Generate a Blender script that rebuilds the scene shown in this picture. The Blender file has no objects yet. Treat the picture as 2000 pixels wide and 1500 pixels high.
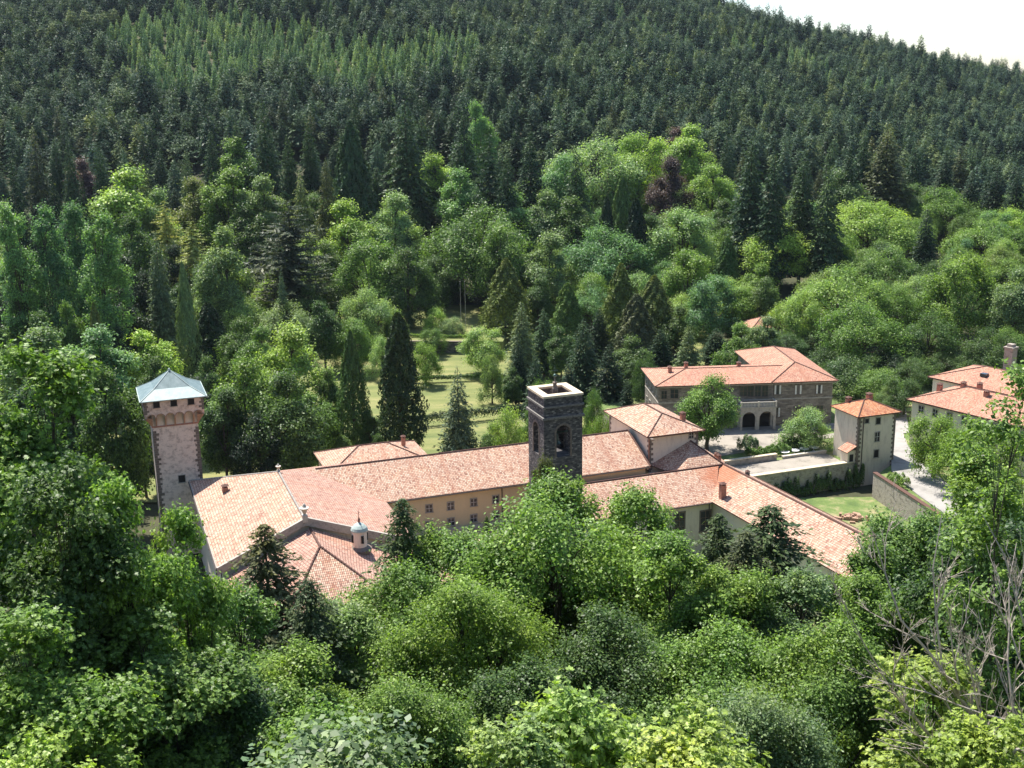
import bpy, math, random
import numpy as np
from math import radians as rad, sin, cos, pi
from mathutils import Vector
SC = bpy.context.scene
COL = SC.collection

# ------------------------------------------------------------------ camera, sky, sun
F, PITCH, ROLL, CH = 2300.0, rad(14.5), rad(-0.8), 80.0     # focal in px of a 2000 px wide frame
cam_d = bpy.data.cameras.new('camera'); cam = bpy.data.objects.new('camera', cam_d); COL.objects.link(cam)
cam_d.sensor_width = 36.0; cam_d.lens = 36.0*F/2000.0; cam_d.clip_start = 0.5; cam_d.clip_end = 9000
_r = Vector((1, 0, 0)); _u = Vector((0, sin(PITCH), cos(PITCH))); _f = Vector((0, cos(PITCH), -sin(PITCH)))
_R = _r*cos(ROLL) + _u*sin(ROLL); _U = -_r*sin(ROLL) + _u*cos(ROLL)
from mathutils import Matrix
cam.matrix_world = Matrix(((_R.x, _U.x, -_f.x, 0), (_R.y, _U.y, -_f.y, 0), (_R.z, _U.z, -_f.z, CH), (0, 0, 0, 1)))
SC.camera = cam

SUN_EL = rad(61); sd = Vector((-.54, .84, 0)).normalized()
SUN_DIR = Vector((sd.x*cos(SUN_EL), sd.y*cos(SUN_EL), sin(SUN_EL)))    # towards the sun
w = bpy.data.worlds.new('World'); SC.world = w; w.use_nodes = True
nt = w.node_tree; bg = nt.nodes['Background']
sky = nt.nodes.new('ShaderNodeTexSky'); sky.sky_type = 'NISHITA'; sky.sun_disc = False
sky.sun_elevation = SUN_EL; sky.sun_rotation = math.atan2(SUN_DIR.x, SUN_DIR.y)
sky.air_density = 1.0; sky.dust_density = 1.0; sky.ozone_density = 1.0; sky.altitude = 950
nt.links.new(sky.outputs[0], bg.inputs[0]); bg.inputs[1].default_value = 0.105
sl = bpy.data.lights.new('sun', 'SUN'); sun = bpy.data.objects.new('sun', sl); COL.objects.link(sun)
sl.energy = 4.9; sl.angle = rad(0.5); sl.color = (1, .95, .87)
sun.rotation_euler = SUN_DIR.to_track_quat('Z', 'Y').to_euler(); sun.location = (0, 0, 300)
vs = SC.view_settings; vs.view_transform = 'Standard'; vs.look = 'None'; vs.gamma = 1; vs.use_curve_mapping = False
vs.exposure = 0.95
SC.cycles.max_bounces = 5; SC.cycles.diffuse_bounces = 2; SC.cycles.transmission_bounces = 3
SC.cycles.transparent_max_bounces = 4; SC.cycles.caustics_reflective = False; SC.cycles.caustics_refractive = False

# ------------------------------------------------------------------ measuring the place from the camera station
def ray(x, y):
    a = (x-1000)/F; b = (750-y)/F
    a, b = a*cos(ROLL)-b*sin(ROLL), a*sin(ROLL)+b*cos(ROLL)
    return Vector((a, cos(PITCH)+b*sin(PITCH), -sin(PITCH)+b*cos(PITCH)))
def at_z(x, y, z): d = ray(x, y); return Vector((0, 0, CH)) + d*((z-CH)/d.z)
def at_d(x, y, D): d = ray(x, y); return Vector((0, 0, CH)) + d*(D/d.y)
class Frame:                              # a building grid: a along the front, b away from it
    def __init__(s, x, y, az): s.o = Vector((x, y, 0)); s.az = az; s.a = Vector((cos(az), sin(az), 0)); s.b = Vector((-sin(az), cos(az), 0))
    def p(s, a, b, z): v = s.o + s.a*a + s.b*b; return Vector((v.x, v.y, z))
    def on_b(s, x, y, b):
        d = ray(x, y); c = s.p(0, b, 0); t = (c.dot(s.b))/(d.x*s.b.x+d.y*s.b.y); q = d*t + Vector((0, 0, CH))
        return (q-c).dot(s.a), q.z
AB = Frame(5.0267, 181.046, rad(20))       # the abbey grid, origin at the bell tower's near corner

# ------------------------------------------------------------------ materials
def mat(name):
    m = bpy.data.materials.new(name); m.use_nodes = True; n = m.node_tree; b = n.nodes['Principled BSDF']
    return m, n, b
def N(n, t, **k):
    o = n.nodes.new(t)
    for a, v in k.items():
        if a in o.inputs: o.inputs[a].default_value = v
        else: setattr(o, a, v)
    return o
def ramp(n, fac, stops):
    r = n.nodes.new('ShaderNodeValToRGB'); e = r.color_ramp.elements
    while len(e) > 1: e.remove(e[-1])
    e[0].position = stops[0][0]; e[0].color = (*stops[0][1], 1)
    for p_, c in stops[1:]: k = e.new(p_); k.color = (*c, 1)
    n.links.new(fac, r.inputs[0]); return r.outputs[0]
def mixc(n, fac, a, b, mode='MIX'):
    m = n.nodes.new('ShaderNodeMix'); m.data_type = 'RGBA'; m.blend_type = mode
    for sck, v in ((m.inputs[0], fac), (m.inputs[6], a), (m.inputs[7], b)):
        if hasattr(v, 'is_linked'): n.links.new(v, sck)
        elif isinstance(v, (int, float)): sck.default_value = v
        else: sck.default_value = (*v, 1)
    return m.outputs[2]
def noise(n, co, scale, detail=4, rough=.6):
    t = n.nodes.new('ShaderNodeTexNoise'); t.inputs['Scale'].default_value = scale; t.inputs['Detail'].default_value = detail
    t.inputs['Roughness'].default_value = rough
    if co is not None: n.links.new(co, t.inputs['Vector'])
    return t.outputs['Fac']
def coords(n, which='Object'): return n.nodes.new('ShaderNodeTexCoord').outputs[which]
def wpos(n): return n.nodes.new('ShaderNodeNewGeometry').outputs['Position']
def bump(n, b, h, s=.5, d=.05):
    k = n.nodes.new('ShaderNodeBump'); k.inputs['Strength'].default_value = s; k.inputs['Distance'].default_value = d
    n.links.new(h, k.inputs['Height']); n.links.new(k.outputs[0], b.inputs['Normal'])

def tile_material(name, cols, patch=None, rough=.9):
    """terracotta pantiles: UV in metres, x along the eave, y up the slope"""
    m, n, b = mat(name)
    uv = coords(n, 'UV')
    br = N(n, 'ShaderNodeTexBrick'); n.links.new(uv, br.inputs['Vector'])
    br.offset = 0.0; br.inputs['Scale'].default_value = 1.0
    br.inputs['Brick Width'].default_value = .26; br.inputs['Row Height'].default_value = .42
    br.inputs['Mortar Size'].default_value = .035; br.inputs['Mortar Smooth'].default_value = .5
    br.inputs['Color1'].default_value = (0, 0, 0, 1); br.inputs['Color2'].default_value = (1, 1, 1, 1); br.inputs['Mortar'].default_value = (.0, .0, .0, 1)
    br.inputs['Bias'].default_value = 0
    # per-tile random value
    sep = N(n, 'ShaderNodeSeparateXYZ'); n.links.new(uv, sep.inputs[0])
    def flo(sock, k):
        a = N(n, 'ShaderNodeMath', operation='DIVIDE'); n.links.new(sock, a.inputs[0]); a.inputs[1].default_value = k
        c = N(n, 'ShaderNodeMath', operation='FLOOR'); n.links.new(a.outputs[0], c.inputs[0]); return c.outputs[0]
    cb = N(n, 'ShaderNodeCombineXYZ'); n.links.new(flo(sep.outputs[0], .26), cb.inputs[0]); n.links.new(flo(sep.outputs[1], .42), cb.inputs[1])
    wn = N(n, 'ShaderNodeTexWhiteNoise', noise_dimensions='2D'); n.links.new(cb.outputs[0], wn.inputs['Vector'])
    c = ramp(n, wn.outputs['Value'], cols)
    big = noise(n, uv, .22, 5, .65)
    lo = ramp(n, big, [(.3, (.80, .74, .74)), (.5, (1, 1, 1)), (.72, (1.0, .93, .84))])
    c = mixc(n, 1.0, c, lo, 'MULTIPLY')
    # lichen: pale cream specks, darker soot specks
    li = noise(n, uv, 2.6, 3, .7)
    c = mixc(n, ramp(n, li, [(.56, (0, 0, 0)), (.66, (.6, .6, .6))]), c, (.60, .47, .34))
    c = mixc(n, ramp(n, noise(n, uv, 1.7, 4, .75), [(.30, (.75, .75, .75)), (.40, (0, 0, 0))]), c, (.13, .075, .055))
    # broad stripes where rows were relaid
    st = N(n, 'ShaderNodeTexNoise', noise_dimensions='1D'); n.links.new(sep.outputs[0], st.inputs['W']); st.inputs['Scale'].default_value = .5; st.inputs['Detail'].default_value = 3
    c = mixc(n, ramp(n, st.outputs['Fac'], [(.55, (0, 0, 0)), (.68, (.35, .35, .35))]), c, (.47, .19, .11))
    if patch:
        geo = wpos(n); dd = N(n, 'ShaderNodeVectorMath', operation='DISTANCE'); n.links.new(geo, dd.inputs[0]); dd.inputs[1].default_value = patch[0]
        nn = N(n, 'ShaderNodeMath', operation='MULTIPLY_ADD'); n.links.new(noise(n, geo, .5, 3), nn.inputs[0]); nn.inputs[1].default_value = patch[1]*.9; n.links.new(dd.outputs['Value'], nn.inputs[2])
        dv = N(n, 'ShaderNodeMath', operation='DIVIDE'); n.links.new(nn.outputs[0], dv.inputs[0]); dv.inputs[1].default_value = patch[1]*1.6
        c = mixc(n, ramp(n, dv.outputs[0], [(.6, (.8, .8, .8)), (1.0, (0, 0, 0))]), c, (.56, .19, .085))
    gap = N(n, 'ShaderNodeMath', operation='SUBTRACT'); gap.inputs[0].default_value = 1; n.links.new(br.outputs['Fac'], gap.inputs[1])
    c = mixc(n, br.outputs['Fac'], c, (.12, .06, .045))
    n.links.new(c, b.inputs['Base Color']); b.inputs['Roughness'].default_value = rough
    bump(n, b, gap.outputs[0], .8, .06)
    return m
WEATHERED = [(0, (.34, .17, .12)), (.15, (.55, .31, .21)), (.45, (.64, .41, .29)), (.75, (.70, .49, .36)), (1, (.74, .57, .43))]
PINKISH = [(0, (.38, .19, .14)), (.3, (.54, .31, .23)), (.7, (.62, .38, .29)), (1, (.66, .46, .35))]
ORANGE = [(0, (.50, .17, .075)), (.4, (.64, .25, .11)), (.8, (.72, .34, .16)), (1, (.66, .38, .22))]
SALMON = [(0, (.46, .20, .13)), (.4, (.60, .29, .19)), (.8, (.67, .37, .25)), (1, (.68, .43, .30))]
M = {}
M['tile'] = tile_material('weathered roof tile', WEATHERED)
M['tile_pink'] = tile_material('pink roof tile', PINKISH)
M['tile_patch'] = tile_material('patched roof tile', WEATHERED, patch=(AB.p(36, 4.5, 12.5), 4.6))
M['tile_orange'] = tile_material('new orange roof tile', ORANGE)
M['tile_salmon'] = tile_material('salmon roof tile', SALMON)

def plain(name, col, rough=.85, var=.15, scale=1.2, metal=0, col2=None, bm=0.0):
    m, n, b = mat(name); co = wpos(n)
    f = noise(n, co, scale, 6, .65)
    c2 = col2 or tuple(x*(1-2.2*var) for x in col)
    c = ramp(n, f, [(.28, c2), (.5, col), (.75, tuple(min(1, x*(1+var*.6)) for x in col))])
    n.links.new(c, b.inputs['Base Color']); b.inputs['Roughness'].default_value = rough; b.inputs['Metallic'].default_value = metal
    if bm: bump(n, b, noise(n, co, scale*6, 3), bm, .05)
    return m
def plaster(name, col, stain=(.30, .27, .24), amt=.6, streak=.35):
    m, n, b = mat(name); co = wpos(n)
    mp = N(n, 'ShaderNodeMapping'); n.links.new(co, mp.inputs[0]); mp.inputs['Scale'].default_value = (1.5, 1.5, .35)
    f1 = noise(n, mp.outputs[0], .9, 6, .7); f2 = noise(n, co, 3.0, 5, .7)
    c = mixc(n, ramp(n, f1, [(.5, (0, 0, 0)), (.78, (amt, amt, amt))]), col, stain)
    c = mixc(n, ramp(n, f2, [(.3, (streak, streak, streak)), (.5, (0, 0, 0))]), c, tuple(x*.72 for x in col))
    n.links.new(c, b.inputs['Base Color']); b.inputs['Roughness'].default_value = .95
    bump(n, b, f2, .3, .04); return m
def masonry(name, cols, mortar, bw=.55, rh=.27, ms=.02, plasterc=None, pam=0.5):
    m, n, b = mat(name); co = wpos(n)
    # wall plane coordinate: combine horizontal position (rotated to the abbey grid) and height
    sp = N(n, 'ShaderNodeSeparateXYZ'); 
    mp = N(n, 'ShaderNodeMapping', vector_type='POINT'); n.links.new(co, mp.inputs[0]); mp.inputs['Rotation'].default_value = (0, 0, -rad(20))
    n.links.new(mp.outputs[0], sp.inputs[0])
    ad = N(n, 'ShaderNodeMath', operation='ADD'); n.links.new(sp.outputs[0], ad.inputs[0]); n.links.new(sp.outputs[1], ad.inputs[1])
    cb = N(n, 'ShaderNodeCombineXYZ'); n.links.new(ad.outputs[0], cb.inputs[0]); n.links.new(sp.outputs[2], cb.inputs[1])
    wob = N(n, 'ShaderNodeTexNoise'); n.links.new(cb.outputs[0], wob.inputs['Vector']); wob.inputs['Scale'].default_value = 1.3
    wm = N(n, 'ShaderNodeVectorMath', operation='MULTIPLY_ADD'); n.links.new(wob.outputs['Color'], wm.inputs[0]); wm.inputs[1].default_value = (.25, .2, 0); n.links.new(cb.outputs[0], wm.inputs[2])
    br = N(n, 'ShaderNodeTexBrick'); n.links.new(wm.outputs[0], br.inputs['Vector'])
    br.inputs['Scale'].default_value = 1; br.inputs['Brick Width'].default_value = bw; br.inputs['Row Height'].default_value = rh
    br.inputs['Mortar Size'].default_value = ms; br.inputs['Color1'].default_value = (0, 0, 0, 1); br.inputs['Color2'].default_value = (1, 1, 1, 1); br.inputs['Mortar'].default_value = (.5, .5, .5, 1)
    g = N(n, 'ShaderNodeRGBToBW'); n.links.new(br.outputs['Color'], g.inputs[0])
    c = ramp(n, g.outputs[0], cols)
    c = mixc(n, br.outputs['Fac'], c, mortar)
    f = noise(n, co, .5, 6, .7)
    c = mixc(n, ramp(n, f, [(.35, (.45, .45, .45)), (.55, (0, 0, 0))]), c, tuple(x*.5 for x in cols[0][1]))
    if plasterc:
        f3 = noise(n, wm.outputs[0], 1.1, 6, .72)
        c = mixc(n, ramp(n, f3, [(pam-.05, (1, 1, 1)), (pam+.08, (0, 0, 0))]), c, plasterc)
    n.links.new(c, b.inputs['Base Color']); b.inputs['Roughness'].default_value = .95
    bump(n, b, g.outputs[0], .6, .05); return m
M['cream'] = plaster('cream yellow plaster', (.80, .63, .38), (.62, .47, .29), .4, .2)
M['grey_plaster'] = plaster('weathered grey plaster', (.76, .66, .54), (.44, .36, .30), .75, .35)
M['pale_plaster'] = plaster('pale plaster', (.80, .69, .57), (.48, .39, .33), .65, .3)
M['yellow_plaster'] = plaster('pale yellow plaster', (.78, .70, .52), (.5, .45, .36), .35, .15)
M['shaft'] = masonry('patchy rendered stone', [(0, (.46, .34, .28)), (.5, (.62, .49, .41)), (1, (.74, .61, .52))], (.66, .55, .47), .7, .33, .03, (.82, .68, .58), .52)
M['upper_box'] = masonry('pink rendered stone', [(0, (.52, .36, .28)), (.5, (.66, .48, .39)), (1, (.76, .60, .50))], (.7, .54, .44), .5, .3, .02, (.80, .62, .51), .5)
M['dark_stone'] = masonry('dark rubble stone', [(0, (.045, .042, .045)), (.4, (.095, .088, .088)), (.8, (.17, .155, .145)), (1, (.30, .27, .24))], (.10, .093, .09), .5, .26, .03)
M['villa_stone'] = masonry('grey brown ashlar', [(0, (.16, .135, .11)), (.5, (.24, .205, .17)), (1, (.34, .29, .24))], (.20, .17, .14), .6, .3, .02)
M['quoin'] = plain('dark sandstone', (.20, .16, .13), .9, .25, 2.5)
M['pale_stone'] = plain('pale dressed stone', (.62, .56, .47), .85, .12, 2)
M['trim'] = plain('grey stone trim', (.42, .38, .33), .9, .2, 2)
M['dark_trim'] = plain('dark weathered trim', (.20, .185, .17), .9, .3, 3)
M['coping'] = plain('cream coping stone', (.66, .55, .39), .85, .15, 1.5)
M['retaining'] = masonry('old retaining wall stone', [(0, (.20, .17, .14)), (.5, (.33, .29, .25)), (1, (.45, .40, .34))], (.36, .32, .27), .6, .3, .03, (.42, .37, .31), .50)
M['glass'] = plain('dark window glass', (.035, .04, .045), .15, .2, 3)
M['dark'] = plain('dark interior', (.02, .018, .016), .9, .1, 2)
M['shutter'] = plain('brown wood shutter', (.22, .13, .09), .7, .2, 3)
M['white_wood'] = plain('white painted wood', (.72, .70, .66), .6, .08, 3)
M['iron'] = plain('weathered iron', (.10, .08, .07), .6, .2, 4, .4)
M['bronze'] = plain('green bronze', (.10, .16, .13), .5, .2, 4, .5)
M['copper'] = plain('pale verdigris sheet', (.42, .50, .46), .6, .15, 1.5)
M['brick'] = plain('old brick', (.42, .20, .14), .9, .25, 5)
M['brown_trim'] = plain('brown terracotta trim', (.40, .25, .17), .9, .2, 4)
M['gravel'] = plain('pale gravel', (.31, .275, .23), .95, .28, .35, bm=.4)
M['asphalt'] = plain('bleached road surface', (.34, .32, .30), .95, .18, .3)
M['bark'] = plain('dark bark', (.085, .065, .05), .95, .3, 3, bm=.6)
M['deadwood'] = plain('bleached dead wood', (.50, .43, .36), .9, .25, 4)
M['white'] = plain('white cloth', (.80, .79, .76), .8, .04, 3)
M['terracotta'] = plain('terracotta', (.48, .2, .11), .8, .1, 3)
M['soil'] = plain('dry earth', (.36, .25, .17), .95, .2, 1.5)

# metal roof with standing seams
m, n, b = mat('blue grey metal sheet'); uv = coords(n, 'UV')
wv = N(n, 'ShaderNodeTexWave', bands_direction='X'); n.links.new(uv, wv.inputs[0]); wv.inputs['Scale'].default_value = .55
c = ramp(n, noise(n, uv, .8, 6, .7), [(.3, (.105, .16, .165)), (.5, (.165, .23, .235)), (.75, (.27, .335, .34))])
c = mixc(n, ramp(n, wv.outputs['Fac'], [(.9, (0, 0, 0)), (1, (.5, .5, .5))]), c, (.18, .25, .25))
n.links.new(c, b.inputs['Base Color']); b.inputs['Roughness'].default_value = .5; b.inputs['Metallic'].default_value = .15; M['metal'] = m

def leaf_material(name, trans=.3, var=.35, spec=.25, inst=False):
    m = bpy.data.materials.new(name); m.use_nodes = True; n = m.node_tree; n.nodes.clear()
    out = N(n, 'ShaderNodeOutputMaterial'); oi = N(n, 'ShaderNodeObjectInfo'); g = N(n, 'ShaderNodeNewGeometry')
    base = oi.outputs['Color']
    if inst: base = ramp(n, oi.outputs['Random'], inst)
    # leaf to leaf
    r1 = ramp(n, g.outputs['Random Per Island'], [(0, (1-var, 1-var, 1-var)), (.6, (1, 1, 1)), (1, (1+var, 1+var*.8, 1+var*.3))])
    c = mixc(n, 1.0, base, r1, 'MULTIPLY')
    # branch to branch
    f = noise(n, g.outputs['Position'], .35, 3, .6)
    c = mixc(n, 1.0, c, ramp(n, f, [(.3, (.82, .90, .95)), (.5, (1, 1, 1)), (.7, (1.15, 1.06, .80))]), 'MULTIPLY')
    c = mixc(n, 1.0, c, ramp(n, noise(n, g.outputs['Position'], .035, 3, .6), [(.35, (.74, .80, .84)), (.5, (1, 1, 1)), (.66, (1.22, 1.15, .95))]), 'MULTIPLY')
    r2 = ramp(n, oi.outputs['Random'], [(0, (.88, .93, .92)), (.5, (1, 1, 1)), (1, (1.08, 1.04, .92))])
    c = mixc(n, 1.0, c, r2, 'MULTIPLY')
    p = N(n, 'ShaderNodeBsdfPrincipled'); n.links.new(c, p.inputs['Base Color']); p.inputs['Roughness'].default_value = .45
    p.inputs['Specular IOR Level'].default_value = spec
    tr = N(n, 'ShaderNodeBsdfTranslucent')
    tc = mixc(n, 1.0, c, (1.45, 1.6, .7), 'MULTIPLY'); n.links.new(tc, tr.inputs[0])
    mx = N(n, 'ShaderNodeMixShader'); mx.inputs[0].default_value = trans
    n.links.new(p.outputs[0], mx.inputs[1]); n.links.new(tr.outputs[0], mx.inputs[2]); n.links.new(mx.outputs[0], out.inputs[0])
    return m
M['leaf'] = leaf_material('broad leaves', .33, .6, .25)
M['needle'] = leaf_material('conifer needles', .15, .4, .08)
M['far_dark'] = leaf_material('far dark fir needles', .12, .35, .05, inst=[(0, (.040, .072, .052)), (.4, (.070, .118, .078)), (.8, (.10, .155, .095)), (1, (.16, .21, .11))])
M['far_pale'] = leaf_material('far pale conifer needles', .2, .35, .05, inst=[(0, (.15, .24, .14)), (.5, (.22, .33, .18)), (1, (.30, .40, .22))])

# ground
m, n, b = mat('forest floor and meadow'); co = wpos(n)
c = ramp(n, noise(n, co, .12, 8, .7), [(.3, (.035, .040, .018)), (.5, (.055, .060, .025)), (.7, (.09, .075, .04))])
n.links.new(c, b.inputs['Base Color']); b.inputs['Roughness'].default_value = 1; bump(n, b, noise(n, co, 1.2, 5), .6, .3); M['ground'] = m
m, n, b = mat('mown meadow grass'); co = wpos(n)
mp = N(n, 'ShaderNodeMapping'); n.links.new(co, mp.inputs[0]); mp.inputs['Scale'].default_value = (.05, .22, 1); mp.inputs['Rotation'].default_value = (0, 0, rad(8))
c = ramp(n, noise(n, mp.outputs[0], 1.0, 8, .65), [(.32, (.10, .13, .038)), (.5, (.19, .205, .066)), (.68, (.30, .27, .11))])
c = mixc(n, ramp(n, noise(n, co, 1.8, 6, .8), [(.35, (.5, .5, .5)), (.55, (0, 0, 0))]), c, (.12, .17, .05))
n.links.new(c, b.inputs['Base Color']); b.inputs['Roughness'].default_value = 1; bump(n, b, noise(n, co, 6, 4), .8, .1); M['grass'] = m
m, n, b = mat('green lawn grass'); co = wpos(n)
c = ramp(n, noise(n, co, .25, 8, .7), [(.3, (.07, .12, .03)), (.5, (.13, .19, .05)), (.66, (.33, .28, .15))])
n.links.new(c, b.inputs['Base Color']); b.inputs['Roughness'].default_value = 1; bump(n, b, noise(n, co, 6, 4), .8, .1); M['lawn'] = m

# ------------------------------------------------------------------ mesh helpers
class MB:
    def __init__(s, off=None): s.v = []; s.f = []; s.uv = []; s.m = []; s.off = off or Vector((0, 0, 0)); s.mi = 0
    def face(s, pts, uvs=None):
        k = len(s.v); s.v += [Vector(q)-s.off for q in pts]; s.f.append(tuple(range(k, k+len(pts)))); s.m.append(s.mi)
        s.uv += list(uvs) if uvs else [(0, 0)]*len(pts)
    def hexa(s, P8):      # bottom 4 (ccw from above), top 4
        a, b_, c_, d, e, f_, g, h = P8
        for q in ((d, c_, b_, a), (e, f_, g, h), (a, b_, f_, e), (b_, c_, g, f_), (c_, d, h, g), (d, a, e, h)): s.face(q)
    def box(s, fr, a0, a1, b0, b1, z0, z1, inset=0):
        q = lambda a, b_, z: fr.p(a, b_, z)
        s.hexa([q(a0, b0, z0), q(a1, b0, z0), q(a1, b1, z0), q(a0, b1, z0),
                q(a0+inset, b0+inset, z1), q(a1-inset, b0+inset, z1), q(a1-inset, b1-inset, z1), q(a0+inset, b1-inset, z1)])
    def prism(s, pts, z0, z1):
        n_ = len(pts); b0 = [Vector((p_[0], p_[1], z0)) for p_ in pts]; t = [Vector((p_[0], p_[1], z1)) for p_ in pts]
        s.face(t); s.face(b0[::-1])
        for i in range(n_): j = (i+1) % n_; s.face((b0[i], b0[j], t[j], t[i]))
    def slab(s, pts, t=.22):   # tiled plane with thickness; uv in metres
        pts = [Vector(q) for q in pts]; nrm = (pts[1]-pts[0]).cross(pts[2]-pts[0]).normalized()
        if nrm.z < 0: pts = pts[::-1]; nrm = -nrm
        e = Vector((0, 0, 1)).cross(nrm); e = e.normalized() if e.length > 1e-4 else Vector((1, 0, 0)); u_ = nrm.cross(e)
        lo = [q - Vector((0, 0, t)) for q in pts]; k = len(pts)
        for i in range(1, k-1):      # fans, so that slightly warped roofs keep their thickness
            tri = (pts[0], pts[i], pts[i+1]); s.face(tri, [(q.dot(e), q.dot(u_)) for q in tri]); s.face((lo[0], lo[i+1], lo[i]))
        for i in range(k): j = (i+1) % k; s.face((lo[i], lo[j], pts[j], pts[i]))
    def tube(s, pts, rads, k=6, cap=True):
        rings = []
        for i, p_ in enumerate(pts):
            p_ = Vector(p_); d = (Vector(pts[min(i+1, len(pts)-1)]) - Vector(pts[max(i-1, 0)])).normalized()
            x = d.orthogonal().normalized(); y = d.cross(x)
            rings.append([p_ + (x*cos(2*pi*j/k) + y*sin(2*pi*j/k))*rads[i] for j in range(k)])
        for i in range(len(rings)-1):
            for j in range(k): s.face((rings[i][j], rings[i][(j+1) % k], rings[i+1][(j+1) % k], rings[i+1][j]))
        if cap: s.face(rings[-1]); s.face(rings[0][::-1])
    def lathe(s, c, prof, k=14):
        for (r0, z0), (r1, z1) in zip(prof, prof[1:]):
            for j in range(k):
                t0, t1 = 2*pi*j/k, 2*pi*(j+1)/k
                P_ = lambda r_, z_, t: Vector((c[0]+r_*cos(t), c[1]+r_*sin(t), z_))
                q = [P_(r0, z0, t0), P_(r0, z0, t1), P_(r1, z1, t1), P_(r1, z1, t0)]
                if r1 < 1e-4: q = q[:3]
                elif r0 < 1e-4: q = [q[0], q[2], q[3]]
                s.face(q)
    def build(s, name, mats, parent=None):
        me = bpy.data.meshes.new(name); me.from_pydata([tuple(v) for v in s.v], [], s.f)
        for m_ in (mats if isinstance(mats, (list, tuple)) else [mats]): me.materials.append(m_)
        ul = me.uv_layers.new(name='UVMap'); ul.data.foreach_set('uv', np.array(s.uv, dtype=np.float32).ravel())
        me.polygons.foreach_set('material_index', np.array(s.m, dtype=np.int32)); me.update()
        o = bpy.data.objects.new(name, me); COL.objects.link(o)
        if parent is not None: o.parent = parent
        else: o.location = s.off
        return o
def thing(name, label, cat, loc, group=None):
    o = bpy.data.objects.new(name, None); COL.objects.link(o); o.location = loc; o.empty_display_size = 1
    o['label'] = label; o['category'] = cat
    if group: o['group'] = group
    return o
def tag(o, label, cat, group=None):
    o['label'] = label; o['category'] = cat
    if group: o['group'] = group
    return o
def struct(o): o['kind'] = 'structure'; return o

class Bld:        # one building: root empty + parts; every part mesh is expressed relative to the root
    def __init__(s, name, label, fr, a, b_, z, cat='building'):
        s.fr = fr; s.loc = fr.p(a, b_, z); s.root = thing(name, label, cat, s.loc)
    def mb(s): return MB(s.loc)
    def sub(s, mbx, name, m_, parent=None):
        return mbx.build(name, m_, parent or s.root)     # parts and sub-parts share the root's origin

def ridge_line(mb, p0, p1, r=.16, step=.45):
    p0, p1 = Vector(p0), Vector(p1); L = (p1-p0).length; n_ = max(1, int(L/step)); d = (p1-p0)/n_
    rnd = random.Random(int(L*100))
    side = d.cross(Vector((0, 0, 1))).normalized(); up = side.cross(d).normalized()
    for i in range(n_):
        a = p0+d*i; b_ = p0+d*(i+1.12); r0 = r*(1.0+rnd.uniform(-.05, .1)); r1 = r*.8
        q = lambda c_, rr, t: c_ + side*cos(t)*rr + up*sin(t)*rr
        ts = [0, pi/3, 2*pi/3, pi]
        for t0, t1 in zip(ts, ts[1:]): mb.face((q(a, r0, t0), q(b_, r1, t0), q(b_, r1, t1), q(a, r0, t1)))
        mb.face([q(a, r0, t) for t in ts])

def hip_roof(B, a0, a1, b0, b1, ze, pitch, m_, t=.22, gable0=False, gable1=False, axis=None, ridge=True, fr=None):
    """hip roof over a rectangle incl. overhang; gable0/1 make the low/high end of the ridge a gable"""
    fr = fr or B.fr; W, L = (a1-a0), (b1-b0); along = axis or ('a' if W >= L else 'b'); tp = math.tan(pitch)
    h = (L if along == 'a' else W)/2
    zr = ze + h*tp; mb = B.mb(); e0 = 0 if gable0 else h; e1 = 0 if gable1 else h
    if along == 'a': r0, r1 = fr.p(a0+e0, (b0+b1)/2, zr), fr.p(a1-e1, (b0+b1)/2, zr); c = [fr.p(a0, b0, ze), fr.p(a1, b0, ze), fr.p(a1, b1, ze), fr.p(a0, b1, ze)]
    else: r0, r1 = fr.p((a0+a1)/2, b0+e0, zr), fr.p((a0+a1)/2, b1-e1, zr); c = [fr.p(a1, b0, ze), fr.p(a1, b1, ze), fr.p(a0, b1, ze), fr.p(a0, b0, ze)]
    mb.slab((c[0], c[1], r1, r0), t); mb.slab((c[2], c[3], r0, r1), t)
    if not gable0: mb.slab((c[3], c[0], r0), t)
    if not gable1: mb.slab((c[1], c[2], r1), t)
    ro = B.sub(mb, 'roof', m_)
    if ridge:
        rb = B.mb()
        if (r1-r0).length > .6: ridge_line(rb, r0, r1)
        if not gable0: ridge_line(rb, c[0], r0); ridge_line(rb, c[3], r0)
        if not gable1: ridge_line(rb, c[1], r1); ridge_line(rb, c[2], r1)
        B.sub(rb, 'ridge_tiles', m_, ro)
    return ro, zr

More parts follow.
